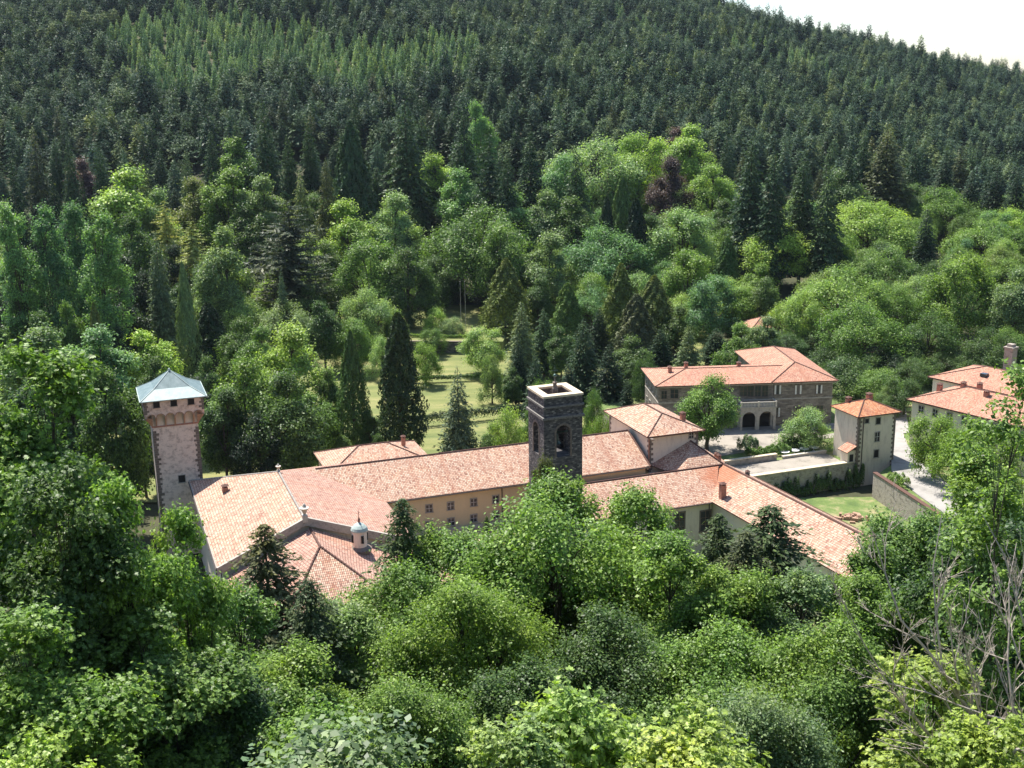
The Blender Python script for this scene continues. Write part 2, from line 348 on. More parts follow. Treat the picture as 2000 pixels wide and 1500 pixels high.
def window(B, fr, wall, a, z, w_, h, kind='plain', face='b', sgn=-1, frame='trim', pane='glass', fw=.14):
    """a framed window on the wall plane b=wall (face 'b') or a=wall (face 'a'); sgn = outward direction"""
    def bx(mb, x0, x1, z0, z1, d0, d1):
        lo, hi = sorted((wall+sgn*d0, wall+sgn*d1))
        if face == 'b': mb.box(fr, x0, x1, lo, hi, z0, z1)
        else: mb.box(fr, lo, hi, x0, x1, z0, z1)
    x0, x1, z0, z1 = a-w_/2, a+w_/2, z-h/2, z+h/2
    m1 = B.mb()
    bx(m1, x0-fw, x0, z0, z1, -.1, .10); bx(m1, x1, x1+fw, z0, z1, -.1, .10); bx(m1, x0-fw, x1+fw, z1, z1+fw, -.1, .12); bx(m1, x0-fw-.06, x1+fw+.06, z0-fw, z0, -.1, .18)
    o = B.sub(m1, 'window', M[frame])
    m2 = B.mb(); bx(m2, x0, x1, z0, z1, -.1, .02); B.sub(m2, 'pane', M[pane], o)
    m3 = B.mb()
    if kind in ('plain', 'cross'):
        bx(m3, a-.035, a+.035, z0, z1, .02, .055)
        for k in ((1/2,) if kind == 'plain' else (1/3, 2/3)): bx(m3, x0, a-.036, z0+h*k-.03, z0+h*k+.03, .02, .05); bx(m3, a+.036, x1, z0+h*k-.03, z0+h*k+.03, .02, .05)
        B.sub(m3, 'sash', M['white_wood' if frame != 'quoin' else 'shutter'], o)
    elif kind == 'shutters':
        bx(m3, x0, x0+w_*.26, z0, z1, .02, .07); bx(m3, x1-w_*.26, x1, z0, z1, .02, .07)
        B.sub(m3, 'shutter', M['white_wood'], o)
    return o

def chimney(B, a, b_, z0, h=1.4, w_=.8, m_='brick', parent=None, cap='tile', fr=None):
    fr = fr or B.fr; mb = B.mb(); mb.box(fr, a-w_/2, a+w_/2, b_-w_/2, b_+w_/2, z0-.8, z0+h)
    for dx in (-1, 1):
        for dy in (-1, 1):
            mb.box(fr, a+dx*w_*.36-.07, a+dx*w_*.36+.07, b_+dy*w_*.36-.07, b_+dy*w_*.36+.07, z0+h, z0+h+.3)
    o = B.sub(mb, 'chimney', M[m_], parent)
    c = B.mb(); e = w_*.68
    ap = fr.p(a, b_, z0+h+.62); q = [fr.p(a+i*e, b_+j*e, z0+h+.3) for i, j in ((-1, -1), (1, -1), (1, 1), (-1, 1))]
    for i in range(4): c.face((q[i], q[(i+1) % 4], ap))
    c.face(q[::-1])
    # cap joins the same brickwork mesh level as a second piece of the chimney
    if parent is None: B.sub(c, 'chimney_cap', M[cap], o)
    else: c.build('chimney_cap', M[cap], parent)
    return o

def quoins(mb, fr, a, b_, z0, z1, sa, sb, step=.42, big=.75, small=.42, d=.05, rnd=None):
    """alternating corner blocks; sa/sb = direction into the wall along a / b from the corner"""
    z = z0; i = 0; rnd = rnd or random.Random(4)
    while z < z1-.2:
        h = step*rnd.uniform(.85, 1.15); la, lb = (big, small) if i % 2 else (small, big); la *= rnd.uniform(.8, 1.2); lb *= rnd.uniform(.8, 1.2)
        a0, a1 = sorted((a-sa*d, a+sa*la)); b0, b1 = sorted((b_-sb*d, b_+sb*lb)); mb.box(fr, a0, a1, b0, b1, z, min(z+h-.03, z1)); z += h; i += 1

def arch_wall(mb, P, a0, a1, z0, z1, o0, o1, zs, zp, th, seg=10):
    """wall with an arched opening. P(a, d, z) maps to the world; d 0..th through the wall; zp = springing height"""
    def hx(A0, A1, Z0, Z1): mb.hexa([P(A0, 0, Z0), P(A1, 0, Z0), P(A1, th, Z0), P(A0, th, Z0), P(A0, 0, Z1), P(A1, 0, Z1), P(A1, th, Z1), P(A0, th, Z1)])
    hx(a0, o0, z0, z1); hx(o1, a1, z0, z1)
    if zs > z0: hx(o0, o1, z0, zs)
    c = (o0+o1)/2; r = (o1-o0)/2
    pt = [(c - r*cos(pi*i/seg), zp + r*sin(pi*i/seg)) for i in range(seg+1)]
    for (x0, y0), (x1, y1) in zip(pt, pt[1:]):
        mb.hexa([P(x0, 0, y0), P(x1, 0, y1), P(x1, th, y1), P(x0, th, y0), P(x0, 0, z1), P(x1, 0, z1), P(x1, th, z1), P(x0, th, z1)])

# ------------------------------------------------------------------ terrain
def sst(x, a, b): t = np.clip((x-a)/(b-a), 0, 1); return t*t*(3-2*t)
def ground_z(x, y):
    x = np.asarray(x, float); y = np.asarray(y, float)
    near = np.interp(y, [-5, 0, 8, 22, 80, 128, 140], [79.1, 77.6, 66, 46, 24.5, -.8, -.8])           # the slope under the viewpoint
    near = np.where(y < -5, 79.1+.25*(-5-y), near)
    t = x/np.maximum(y, 60)
    s = np.clip(.164-(t-.174)*.42, .04, .275)
    d = np.maximum(y-392, 0); rise = d*d/(d+45)
    crest = 1230-300*np.clip(t-.1, 0, .4)
    top = (crest-392); k = np.minimum(rise, top) + np.where(rise > top, -.35*(rise-top), 0)
    hill = s*k + 7*sst(y, 330, 420)
    und = 7*np.sin(x*.013+1.2)*np.sin(y*.011+.5)*sst(y, 470, 620) + 3*np.sin(x*.037+y*.021)*sst(y, 450, 600)
    right = 4*sst(x, 35, 70)*sst(y, 235, 275)
    return near + hill + und + right - .3*(y > 150)*(1-sst(y, 300, 400))
def gz(x, y): return float(ground_z(x, y))

xs = np.concatenate([np.linspace(-4000, -700, 12), np.linspace(-650, 750, 176), np.linspace(800, 4000, 12)])
ys = np.concatenate([np.linspace(-3000, -200, 8), np.linspace(-150, -10, 12), np.linspace(0, 1500, 190), np.linspace(1600, 4500, 12)])
X, Y = np.meshgrid(xs, ys); Zg = ground_z(X, Y)
Zg = np.where(Y < -150, 79.1+.25*145, Zg)
me = bpy.data.meshes.new('ground'); nx, ny = len(xs), len(ys)
vv = np.stack([X, Y, Zg], -1).reshape(-1, 3)
ff = [(j*nx+i, j*nx+i+1, (j+1)*nx+i+1, (j+1)*nx+i) for j in range(ny-1) for i in range(nx-1)]
me.from_pydata(vv.tolist(), [], ff); me.materials.append(M['ground']); me.polygons.foreach_set('use_smooth', np.ones(len(ff), bool))
go = bpy.data.objects.new('ground', me); COL.objects.link(go); struct(go)

def sheet(name, pts, z, mtl, th=.5):
    """a thin flat sheet with its own polygon outline"""
    mb = MB(); mb.prism(pts, z-th, z); o = mb.build(name, mtl); return struct(o)
def w2(a, b_): v = AB.p(a, b_, 0); return (v.x, v.y)
def draped(name, x0, x1, y0, y1, mtl, up=.12, step=4, mask=None):
    xs_ = np.arange(x0, x1+step, step); ys_ = np.arange(y0, y1+step, step); v = []; f = []; idx = {}
    for j, yy in enumerate(ys_):
        for i, xx in enumerate(xs_): idx[i, j] = len(v); v.append((xx, yy, gz(xx, yy)+up))
    for j in range(len(ys_)-1):
        for i in range(len(xs_)-1):
            if mask is None or mask(xs_[i], ys_[j]): f.append((idx[i, j], idx[i+1, j], idx[i+1, j+1], idx[i, j+1]))
    me_ = bpy.data.meshes.new(name); me_.from_pydata(v, [], f); me_.materials.append(mtl)
    o = bpy.data.objects.new(name, me_); COL.objects.link(o); return struct(o)
draped('meadow', -150, 60, 222, 395, M['grass'], .35, 5)
draped('abbey_lawn', 20, 110, 150, 222, M['lawn'], .10, 5, mask=lambda x, y: y < 218)
GW0 = tuple(at_z(1712, 928, 3.5))[:2]; GW1 = tuple(Vector(GW0+(0,)) + (at_z(1800, 985, 3.5)-at_z(1712, 928, 3.5))*2.2)[:2]
# raised yard east of the abbey, the villa forecourt and the road (on one platform)
sheet('yard_terrace', [w2(43, 21.6), w2(85.0, 21.6), w2(84.9, 19.5), GW0, GW1, w2(140, -40), w2(150, 100), w2(50, 104), w2(43, 60)], 3.5, M['lawn'])
bpy.data.objects['yard_terrace'].data.transform(Matrix.Translation((0, 0, 0)))
mbp = MB(); mbp.prism([w2(43, 21.6), w2(85.0, 21.6), w2(84.9, 19.5), GW0, GW1, w2(140, -40), w2(150, 100), w2(50, 104), w2(43, 60)], -4, 2.99); o = mbp.build('terrace_base', M['retaining']); struct(o)
sheet('lower_yard', [w2(45, 21.9), w2(74.6, 21.9), w2(74.6, 29), w2(45, 29)], 3.62, M['gravel'])
sheet('forecourt', [w2(52, 36), w2(66, 36.6), w2(70, 38.5), w2(74, 40), w2(92, 44.8), w2(90, 47), w2(49, 57), w2(46, 48)], 3.62, M['gravel'])
sheet('path', [w2(76, 38.5), w2(93, 37), w2(93, 40), w2(76, 41)], 3.63, M['gravel'])
road = [at_z(1746, 846, 3.6), at_z(1764, 846, 3.6), at_z(1772, 868, 3.6), at_z(1790, 895, 3.6), at_z(1822, 922, 3.6), at_z(1850, 945, 3.6), at_z(1960, 1010, 3.6), at_z(1900, 1040, 3.6), at_z(1800, 972, 3.6), at_z(1757, 938, 3.6), at_z(1741, 918, 3.6), at_z(1741, 880, 3.6)]
sheet('road', [(p_.x, p_.y) for p_ in road][::-1], 3.66, M['asphalt'])
rd2 = [at_z(1744, 846, 3.6), at_z(1738, 800, 3.6), at_z(1700, 770, 3.6), at_z(1720, 752, 3.6), at_z(1768, 790, 3.6), at_z(1776, 846, 3.6)]
sheet('lane', [(p_.x, p_.y) for p_ in rd2], 3.65, M['asphalt'])

# ------------------------------------------------------------------ bell tower
B = Bld('bell_tower', 'dark rubble stone bell tower with open arches and a cream coping around its flat top', AB, 3.4, 3.5, 0, 'bell tower')
S = 6.7; D = 7.0; TH = .95
faces = {'front': lambda a, d, z: AB.p(a, d, z), 'left': lambda a, d, z: AB.p(d, D-a, z), 'back': lambda a, d, z: AB.p(S-a, D-d, z), 'right': lambda a, d, z: AB.p(S-d, a, z)}
mb = B.mb()
for kf, P_ in faces.items():
    Wd = S if kf in ('front', 'back') else D; i0 = 0 if kf in ('front', 'back') else TH; c_ = Wd/2
    arch_wall(mb, P_, i0, Wd-i0, -.5, 31-.35, c_-1.2, c_+1.2, 20.6, 24.7, TH)
mb.box(AB, TH, S-TH, TH, D-TH, 19.6, 20.2); mb.box(AB, TH, S-TH, TH, D-TH, 27.6, 28.0)
B.sub(mb, 'wall', M['dark_stone'])
for kf, P_ in faces.items():      # arch rings and jamb stones slightly proud
    mb = B.mb()
    c_ = (S if kf in ('front', 'back') else D)/2; r0, r1 = 1.2, 1.55; sg = 12
    for i in range(sg):
        t0, t1 = pi*i/sg, pi*(i+1)/sg
        q = lambda r, t, d: P_(c_-r*cos(t), d, 24.7+r*sin(t))
        mb.hexa([q(r0, t0, -.06), q(r0, t1, -.06), q(r0, t1, .1), q(r0, t0, .1), q(r1, t0, -.06), q(r1, t1, -.06), q(r1, t1, .1), q(r1, t0, .1)])
    for s_ in (-1, 1):
        x0, x1 = sorted((c_+s_*1.2, c_+s_*1.5))
        for k in range(7): mb.hexa([P_(x0, -.05, 20.6+k*.58), P_(x1, -.05, 20.6+k*.58), P_(x1, .1, 20.6+k*.58), P_(x0, .1, 20.6+k*.58), P_(x0, -.05, 21.15+k*.58), P_(x1, -.05, 21.15+k*.58), P_(x1, .1, 21.15+k*.58), P_(x0, .1, 21.15+k*.58)])
    B.sub(mb, 'arch_trim', M['quoin'])
for z0, z1, d_ in ((29.0, 29.3, .22), (27.1, 27.5, .30)):
    mb = B.mb()
    for (a0, a1, b0, b1) in ((-d_, S+d_, -d_, 0), (-d_, S+d_, D, D+d_), (-d_, 0, 0, D), (S, S+d_, 0, D)): mb.box(AB, a0, a1, b0, b1, z0, z1)
    B.sub(mb, 'cornice', M['dark_trim'])
mb = B.mb(); d_ = .14; i_ = 1.15
for (a0, a1, b0, b1) in ((-d_, S+d_, -d_, i_), (-d_, S+d_, D-i_, D+d_), (-d_, i_, i_, D-i_), (S-i_, S+d_, i_, D-i_)): mb.box(AB, a0, a1, b0, b1, 30.65, 31.0)
B.sub(mb, 'coping', M['coping'])
mb = B.mb(); c0 = AB.p(S/2, D/2, 30.1); q = [AB.p(a, b_, 29.0) for a, b_ in ((TH, TH), (S-TH, TH), (S-TH, D-TH), (TH, D-TH))]
for i in range(4): mb.slab((q[i], q[(i+1) % 4], c0), .3)
B.sub(mb, 'roof', M['tile'])
mb = B.mb(); c0 = AB.p(S/2, D/2, 0)
mb.lathe(c0, [(.5, 29.6), (.5, 31.2), (.34, 31.5), (.3, 32.0), (.42, 32.1), (.42, 32.25), (.12, 32.4), (.1, 32.9), (0, 32.95)], 10)
fin = B.sub(mb, 'finial', M['quoin'])
mb = B.mb(); mb.tube([(c0.x, c0.y, 32.8), (c0.x, c0.y, 35.0)], [.06, .04], 5); p0 = AB.p(S/2-.6, D/2, 34.2); p1 = AB.p(S/2+.6, D/2, 34.2); mb.tube([p0, p1], [.05, .05], 5)
mb.lathe((c0.x, c0.y), [(0, 33.0), (.22, 33.15), (.3, 33.35), (.22, 33.55), (0, 33.7)], 10); B.sub(mb, 'cross', M['bronze'], fin)
mb = B.mb(); bc = AB.p(S/2, D/2, 0)
mb.lathe(bc, [(0, 23.5), (.35, 23.5), (.5, 23.3), (.55, 22.9), (.65, 22.3), (.95, 21.9), (.9, 21.85), (0, 22.2)], 16); mb.tube([AB.p(TH, D/2, 23.7), AB.p(S-TH, D/2, 23.7)], [.16, .16], 6)
B.sub(mb, 'bell', M['bronze'])

# ------------------------------------------------------------------ left corner tower
B = Bld('corner_tower', 'tall square tower with a row of small arches and a blue grey metal roof', AB, -54.6, 38.2, 0, 'tower')
SA0, SA1, SB0, SB1 = -58.4, -50.8, 34.4, 42.0
mb = B.mb(); mb.box(AB, SA0, SA1, SB0, SB1, -.8, 23.0); B.sub(mb, 'shaft_wall', M['shaft'])
rq = random.Random(9)
for (a, b_, sa, sb) in ((SA0, SB0, 1, 1), (SA1, SB0, -1, 1), (SA0, SB1, 1, -1), (SA1, SB1, -1, -1)):
    mb = B.mb(); quoins(mb, AB, a, b_, .2, 22.5, sa, sb, .45, .85, .5, .05, rq); B.sub(mb, 'quoins', M['quoin'])
UA0, UA1, UB0, UB1 = -59.5, -49.7, 33.3, 43.1
mb = B.mb(); mb.box(AB, UA0, UA1, UB0, UB1, 25.75, 28.2); B.sub(mb, 'upper_wall', M['upper_box'])
mb = B.mb(); mb.box(AB, SA0+.02, SA1-.02, SB0+.02, SB1-.02, 22.97, 25.77); B.sub(mb, 'shaft_wall', M['pale_plaster'])
for (a, b_, sa, sb) in ((UA0, UB0, 1, 1), (UA1, UB0, -1, 1)):
    mb = B.mb(); quoins(mb, AB, a, b_, 25.8, 28.1, sa, sb, .42, .7, .4, .05, rq); B.sub(mb, 'quoins', M['quoin'])
mb = B.mb(); mc = B.mb(); mt_ = B.mb()
ov = 1.1; n_ar = 6; Wb = UA1-UA0
for side in range(4):
    if side == 0: P_ = lambda a, d, z: AB.p(UA0+a, UB0+d, z)
    elif side == 1: P_ = lambda a, d, z: AB.p(UA1-d, UB0+a, z)
    elif side == 2: P_ = lambda a, d, z: AB.p(UA1-a, UB1-d, z)
    else: P_ = lambda a, d, z: AB.p(UA0+d, UB1-a, z)
    st = (Wb-.5)/n_ar; r = st/2-.13; zsp = 25.75-r-.12
    for i in range(n_ar+1):       # corbels: stepped brackets tapering down to the shaft
        c_ = .25+st*i; c_ = min(max(c_, .16), Wb-.16); cb_ = min(max(c_, ov), Wb-ov)
        mc.hexa([P_(cb_-.12, ov-.12, 23.35), P_(cb_+.12, ov-.12, 23.35), P_(cb_+.12, ov+.1, 23.35), P_(cb_-.12, ov+.1, 23.35),
                 P_(c_-.13, 0, zsp), P_(c_+.13, 0, zsp), P_(c_+.13, ov+.1, zsp), P_(c_-.13, ov+.1, zsp)])
    for i in range(n_ar):
        c_ = .25+st*(i+.5); sg = 10
        for k in range(sg):
            t0, t1 = pi*k/sg, pi*(k+1)/sg; x0, z0, x1, z1 = c_-r*cos(t0), zsp+r*sin(t0), c_-r*cos(t1), zsp+r*sin(t1)
            mb.hexa([P_(x0, 0, z0), P_(x1, 0, z1), P_(x1, .4, z1), P_(x0, .4, z0), P_(x0, 0, 25.75), P_(x1, 0, 25.75), P_(x1, .4, 25.75), P_(x0, .4, 25.75)])
            rr = r+.16; X0, Z0, X1, Z1 = c_-rr*cos(t0), zsp+rr*sin(t0), c_-rr*cos(t1), zsp+rr*sin(t1)
            mt_.hexa([P_(x0, -.06, z0), P_(x1, -.06, z1), P_(x1, .05, z1), P_(x0, .05, z0), P_(X0, -.06, Z0), P_(X1, -.06, Z1), P_(X1, .05, Z1), P_(X0, .05, Z0)])
        mb.hexa([P_(c_-st/2, 0, zsp), P_(c_-r, 0, zsp), P_(c_-r, .4, zsp), P_(c_-st/2, .4, zsp), P_(c_-st/2, 0, 25.75), P_(c_-r, 0, 25.75), P_(c_-r, .4, 25.75), P_(c_-st/2, .4, 25.75)])
        mb.hexa([P_(c_+r, 0, zsp), P_(c_+st/2, 0, zsp), P_(c_+st/2, .4, zsp), P_(c_+r, .4, zsp), P_(c_+r, 0, 25.75), P_(c_+st/2, 0, 25.75), P_(c_+st/2, .4, 25.75), P_(c_+r, .4, 25.75)])
B.sub(mb, 'arcade', M['upper_box']); B.sub(mc, 'corbels', M['brown_trim']); B.sub(mt_, 'arch_trim', M['brown_trim'])
mb = B.mb()
for (a0, a1, b0, b1) in ((SA0-.12, SA1+.12, SB0-.12, SB0), (SA0-.12, SA0, SB0, SB1), (SA1, SA1+.12, SB0, SB1), (SA0-.12, SA1+.12, SB1, SB1+.12)): mb.box(AB, a0, a1, b0, b1, 23.1, 23.35)
B.sub(mb, 'string_course', M['brick'])
for k in range(3): window(B, AB, UB0, UA0+2.05+2.85*k, 27.4, .95, 1.0, 'none', frame='quoin', pane='dark', fw=.08)
for k in range(3): window(B, AB, UA0, UB0+2.05+2.85*k, 27.4, .95, 1.0, 'none', 'a', -1, frame='quoin', pane='dark', fw=.08)
window(B, AB, SB0, -54.3, 13.4, 1.1, 1.3, 'none', frame='trim', pane='dark', fw=.1)
mb = B.mb(); e = .62; zc = 28.2; ap = AB.p(-54.6, 38.2, 32.1); cc = [AB.p(a, b_, zc) for a, b_ in ((UA0-e, UB0-e), (UA1+e, UB0-e), (UA1+e, UB1+e), (UA0-e, UB1+e))]
for i in range(4):  # slight flare at the eave
    m0 = cc[i].lerp(ap, .45)-Vector((0, 0, .35)); m1 = cc[(i+1) % 4].lerp(ap, .45)-Vector((0, 0, .35))
    mb.slab((cc[i], cc[(i+1) % 4], m1, m0), .12); mb.slab((m0, m1, ap), .12)
ro = B.sub(mb, 'roof', M['metal'])
mb = B.mb()
for i in range(4):
    m0 = cc[i].lerp(ap, .45)-Vector((0, 0, .33)); mb.tube([cc[i]+Vector((0, 0, .03)), m0, ap], [.07, .07, .07], 5)
    mb.tube([cc[i]-Vector((0, 0, .03)), cc[(i+1) % 4]-Vector((0, 0, .03))], [.09, .09], 5)
mb.lathe((ap.x, ap.y), [(.25, 32.0), (.2, 32.3), (.05, 32.45), (0, 32.5)], 8); B.sub(mb, 'roof_seam', M['copper'], ro)

# ------------------------------------------------------------------ church nave with choir
B = Bld('church', 'large tiled church roof beside the tall left tower with stone urns on its ridge', AB, -40, 8, 0, 'church')
ZR = 19.0; GF = -7.8
mb = B.mb(); mb.box(AB, -52.3, -25.2, GF+.2, 32, -.8, 13.35)
mb.face([AB.p(-52.3, GF+.2, 13.3), AB.p(-25.2, GF+.2, 13.3), AB.p(-40.3, GF+.2, 18.8)]); B.sub(mb, 'wall', M['grey_plaster'])
A0, A1, RA = -53.2, -23.8, -40.35; ze = 13.35; BK = 33.0
mb = B.mb(); r0, r1 = AB.p(RA, GF, ZR), AB.p(RA, 15.0, ZR)
mb.slab((AB.p(A0, GF, ze), AB.p(A0, BK, ze), r1, r0), .25); ro = B.sub(mb, 'roof', M['tile'])
mb = B.mb(); mb.slab((AB.p(A1, GF, ze-.35), r0, r1, AB.p(A1, BK, ze-.35)), .25); mb.slab((AB.p(A0, BK, ze), AB.p(A1, BK, ze-.35), r1), .25); B.sub(mb, 'roof', M['tile_pink'])
mb = B.mb(); ridge_line(mb, r0, r1, .2); ridge_line(mb, AB.p(A0, BK, ze), r1); ridge_line(mb, AB.p(A0, GF, ze), AB.p(A0, BK, ze), .1); B.sub(mb, 'ridge_tiles', M['trim'], ro)
mb = B.mb()   # gable parapet standing above the choir roof
def para(p0, p1, h, w_):
    p0, p1 = Vector(p0), Vector(p1); bb = AB.b*w_
    mb.hexa([p0, p1, p1+bb, p0+bb, p0+Vector((0, 0, h)), p1+Vector((0, 0, h)), p1+bb+Vector((0, 0, h)), p0+bb+Vector((0, 0, h))])
para(AB.p(A0, GF-.5, ze-.9), AB.p(RA, GF-.5, ZR-.9), 1.1, .5); para(AB.p(RA, GF-.5, ZR-.9), AB.p(A1, GF-.5, ze-1.3), 1.25, .5)
B.sub(mb, 'parapet', M['trim'])
def urn(B, a, b_, z, sc, nm='urn'):
    c0 = B.fr.p(a, b_, 0); mb = B.mb(); k = sc
    mb.box(B.fr, a-.42*k, a+.42*k, b_-.42*k, b_+.42*k, z-.6, z+.5*k)
    mb.lathe(c0, [(.28*k, z+.5*k), (.22*k, z+.7*k), (.5*k, z+1.3*k), (.75*k, z+1.55*k), (.8*k, z+1.7*k), (.4*k, z+1.85*k), (.2*k, z+2.3*k), (0, z+2.5*k)], 12)
    return B.sub(mb, nm, M['pale_stone'])
urn(B, RA, GF-.2, ZR+.2, .9); urn(B, RA, 15.0, ZR, .55)
chimney(B, -48.6, 19.0, 15.3, .8, .9, 'brick', ro)
# downpipe and eave gutter on the left wall
mb = B.mb(); mb.tube([AB.p(A0-.12, GF, ze-.25), AB.p(A0-.12, BK, ze-.25)], [.11, .11], 6); mb.tube([AB.p(-52.45, 2, ze-.3), AB.p(-52.45, 2, 0)], [.09, .09], 6); mb.tube([AB.p(-52.45, -6, ze-.3), AB.p(-52.45, -6, 0)], [.09, .09], 6); B.sub(mb, 'gutter', M['iron'])
# lower choir roof in front of the gable: short ridge, hipped end
mb = B.mb(); cz = 17.6; c0_, c1_ = AB.p(RA+.6, GF-.5, cz), AB.p(RA+.6, -15.6, cz); ce = 11.3
L0, L1 = AB.p(-53.6, GF-.5, ce), AB.p(-48.5, -29.5, ce); R0, R1 = AB.p(-25.6, GF-.5, ce), AB.p(-29.8, -29.5, ce)
mb.slab((L0, L1, c1_, c0_), .25); mb.slab((R1, R0, c0_, c1_), .25); r2 = B.sub(mb, 'roof', M['tile_pink'])
mb = B.mb(); mb.slab((L1, R1, c1_), .25); r2 = B.sub(mb, 'roof', M['tile'])
mb = B.mb(); ridge_line(mb, c0_, c1_, .2); ridge_line(mb, L1, c1_, .2, .6); ridge_line(mb, R1, c1_, .2, .6); B.sub(mb, 'ridge_tiles', M['tile'], r2)
mb = B.mb(); mb.prism([tuple(AB.p(a, b_, 0))[:2] for a, b_ in ((-52.6, GF-.4), (-47.8, -28.6), (-30.6, -28.6), (-26.4, GF-.4))], -.8, ce-.1); B.sub(mb, 'wall', M['grey_plaster'])
# round cupola with verdigris cap
mb = B.mb(); c0 = AB.p(-33.2, -11.4, 0); mb.lathe(c0, [(1.05, 13.0), (1.05, 17.2), (1.15, 17.25), (1.15, 17.5)], 18); cu = B.sub(mb, 'cupola', M['pale_plaster'])
mb = B.mb(); mb.lathe(c0, [(1.25, 17.48), (1.25, 17.6), (1.1, 17.95), (.75, 18.3), (.3, 18.6), (0, 18.75)], 18); B.sub(mb, 'cupola_cap', M['copper'], cu)
mb = B.mb(); mb.lathe(c0, [(.16, 18.7), (.2, 19.1), (.05, 19.5), (.04, 20.4), (0, 20.42)], 8); p_ = AB.p(-33.2, -11.4, 20.1); mb.tube([p_-AB.a*.25, p_+AB.a*.25], [.03, .03], 4); B.sub(mb, 'cupola_finial', M['brick'], cu)
mb = B.mb()
for k in range(4): 
    t = k*pi/2+.5; mb = B.mb(); mb.tube([(c0.x+1.07*cos(t), c0.y+1.07*sin(t), 15.8), (c0.x+1.07*cos(t), c0.y+1.07*sin(t), 16.9)], [.22, .22], 6); B.sub(mb, 'cupola_window', M['dark'], cu)
mb = B.mb(); mb.lathe(c0, [(1.6, 14.2), (1.7, 14.7), (1.05, 15.1)], 18); B.sub(mb, 'cupola_flashing', M['quoin'], cu)

# ------------------------------------------------------------------ main wing
B = Bld('main_wing', 'long cream wing with small windows and weathered tile roof behind the stone bell tower', AB, -3, 20, 0)
fr = AB; a0, a1 = -37, 24.6; be, br_, zb = 10.7, 20.0, 17.0; zee = 12.9
mb = B.mb(); mb.box(AB, -26, 24.0, 11.5, 29, -.8, 12.95); mb.face([AB.p(24.0, 11.5, 12.9), AB.p(24.0, 29, 12.9), AB.p(24.0, br_, 16.7)]); B.sub(mb, 'wall', M['cream'])
mb = B.mb(); mb.slab((AB.p(a0, be, zee), AB.p(a1, be, zee), AB.p(a1, br_, zb), AB.p(a0, br_, zb)), .22); mb.slab((AB.p(a1, 30, zee-.3), AB.p(a0, 30, zee-.3), AB.p(a0, br_, zb), AB.p(a1, br_, zb)), .22); ro = B.sub(mb, 'roof', M['tile'])
mb = B.mb(); ridge_line(mb, AB.p(a0+3.5, br_, zb), AB.p(a1, br_, zb), .18); ridge_line(mb, AB.p(a1, be, zee), AB.p(a1, br_, zb), .18); B.sub(mb, 'ridge_tiles', M['tile_pink'], ro)
mb = B.mb(); mb.tube([AB.p(a0+13, be-.1, zee-.2), AB.p(a1, be-.1, zee-.2)], [.11, .11], 6); mb.tube([AB.p(-3.3, 11.38, zee-.3), AB.p(-3.3, 11.38, 6)], [.09, .09], 6); mb.tube([AB.p(1.4, 11.38, zee-.3), AB.p(1.4, 11.38, 6)], [.09, .09], 6); B.sub(mb, 'gutter', M['iron'])
for x, y in ((838, 993), (880, 988), (925, 981), (968, 975), (838, 1025), (881, 1019), (925, 1012), (968, 1005)):
    a, z = AB.on_b(x, y, 11.5); window(B, AB, 11.5, a, z, 1.05, 1.25, 'plain', frame='trim')
mb = B.mb(); mb.box(AB, 23.9, 24.3, be, 29, zee-.6, zee+.1); B.sub(mb, 'gable_trim', M['quoin'])

# low cloister range in front of the cream wall
B = Bld('cloister_range', 'low tiled range with a pale stone edge below the cream wall with shuttered windows', AB, -12, 6, 0)
mb = B.mb(); mb.box(AB, -24.5, 0-.1, -6, 10.0, -.8, 4.3); B.sub(mb, 'wall', M['cream'])
mb = B.mb(); mb.slab((AB.p(-25.3, -6.8, 4.4), AB.p(-.3, -6.8, 4.4), AB.p(-.3, 10.3, 6.2), AB.p(-25.3, 10.3, 6.2)), .2); ro = B.sub(mb, 'roof', M['tile'])
mb = B.mb(); mb.box(AB, -25.2, -.2, 10.3, 11.4, 5.0, 6.5); B.sub(mb, 'coping', M['coping'])

# rear hipped roof
B = Bld('rear_range', 'small hipped tile roof with a chimney rising behind the long main roof', AB, -19, 40, 0)
mb = B.mb(); mb.box(AB, -28, -9.4, 33.6, 47.0, -.8, 11.1); B.sub(mb, 'wall', M['cream'])
ro, zr = hip_roof(B, -28.8, -8.8, 33.0, 47.6, 11.1, rad(20), M['tile'])
chimney(B, -12.8, 40.6, zr-.3, .7, .7, 'brick', ro)

# ------------------------------------------------------------------ pavilion
B = Bld('pavilion', 'raised block with hipped tile roof between the long wing and the round courtyard tree', AB, 30.3, 21, 0)
mb = B.mb(); mb.box(AB, 25.4, 35.2, 12.8, 29.8, -.8, 18.0); B.sub(mb, 'wall', M['pale_plaster'])
for (a, b_, sa, sb) in ((25.4, 12.8, 1, 1), (35.2, 12.8, -1, 1), (25.4, 29.8, 1, -1)):
    mb = B.mb(); quoins(mb, AB, a, b_, 11, 17.8, sa, sb, .45, .7, .4); B.sub(mb, 'quoins', M['quoin'])
ro, zr = hip_roof(B, 24.5, 36.1, 11.8, 30.7, 18.0, rad(21.5), M['tile'])
chimney(B, 34.0, 16.5, 18.7, 1.3, .8, 'brick', ro)
window(B, AB, 12.8, 33.8, 17.0, .8, 1.0, 'plain', frame='trim', pane='dark')
mb = B.mb(); mb.box(AB, 24.9, 25.38, 10.9, 30, 17.55, 17.78); mb.box(AB, 25.4, 35.2, 12.3, 12.78, 17.55, 17.78); B.sub(mb, 'eave_trim', M['quoin'])
mb = B.mb(); mb.tube([AB.p(25.2, 12.6, 17.7), AB.p(25.2, 12.6, 12)], [.1, .1], 6); B.sub(mb, 'gutter', M['brick'])

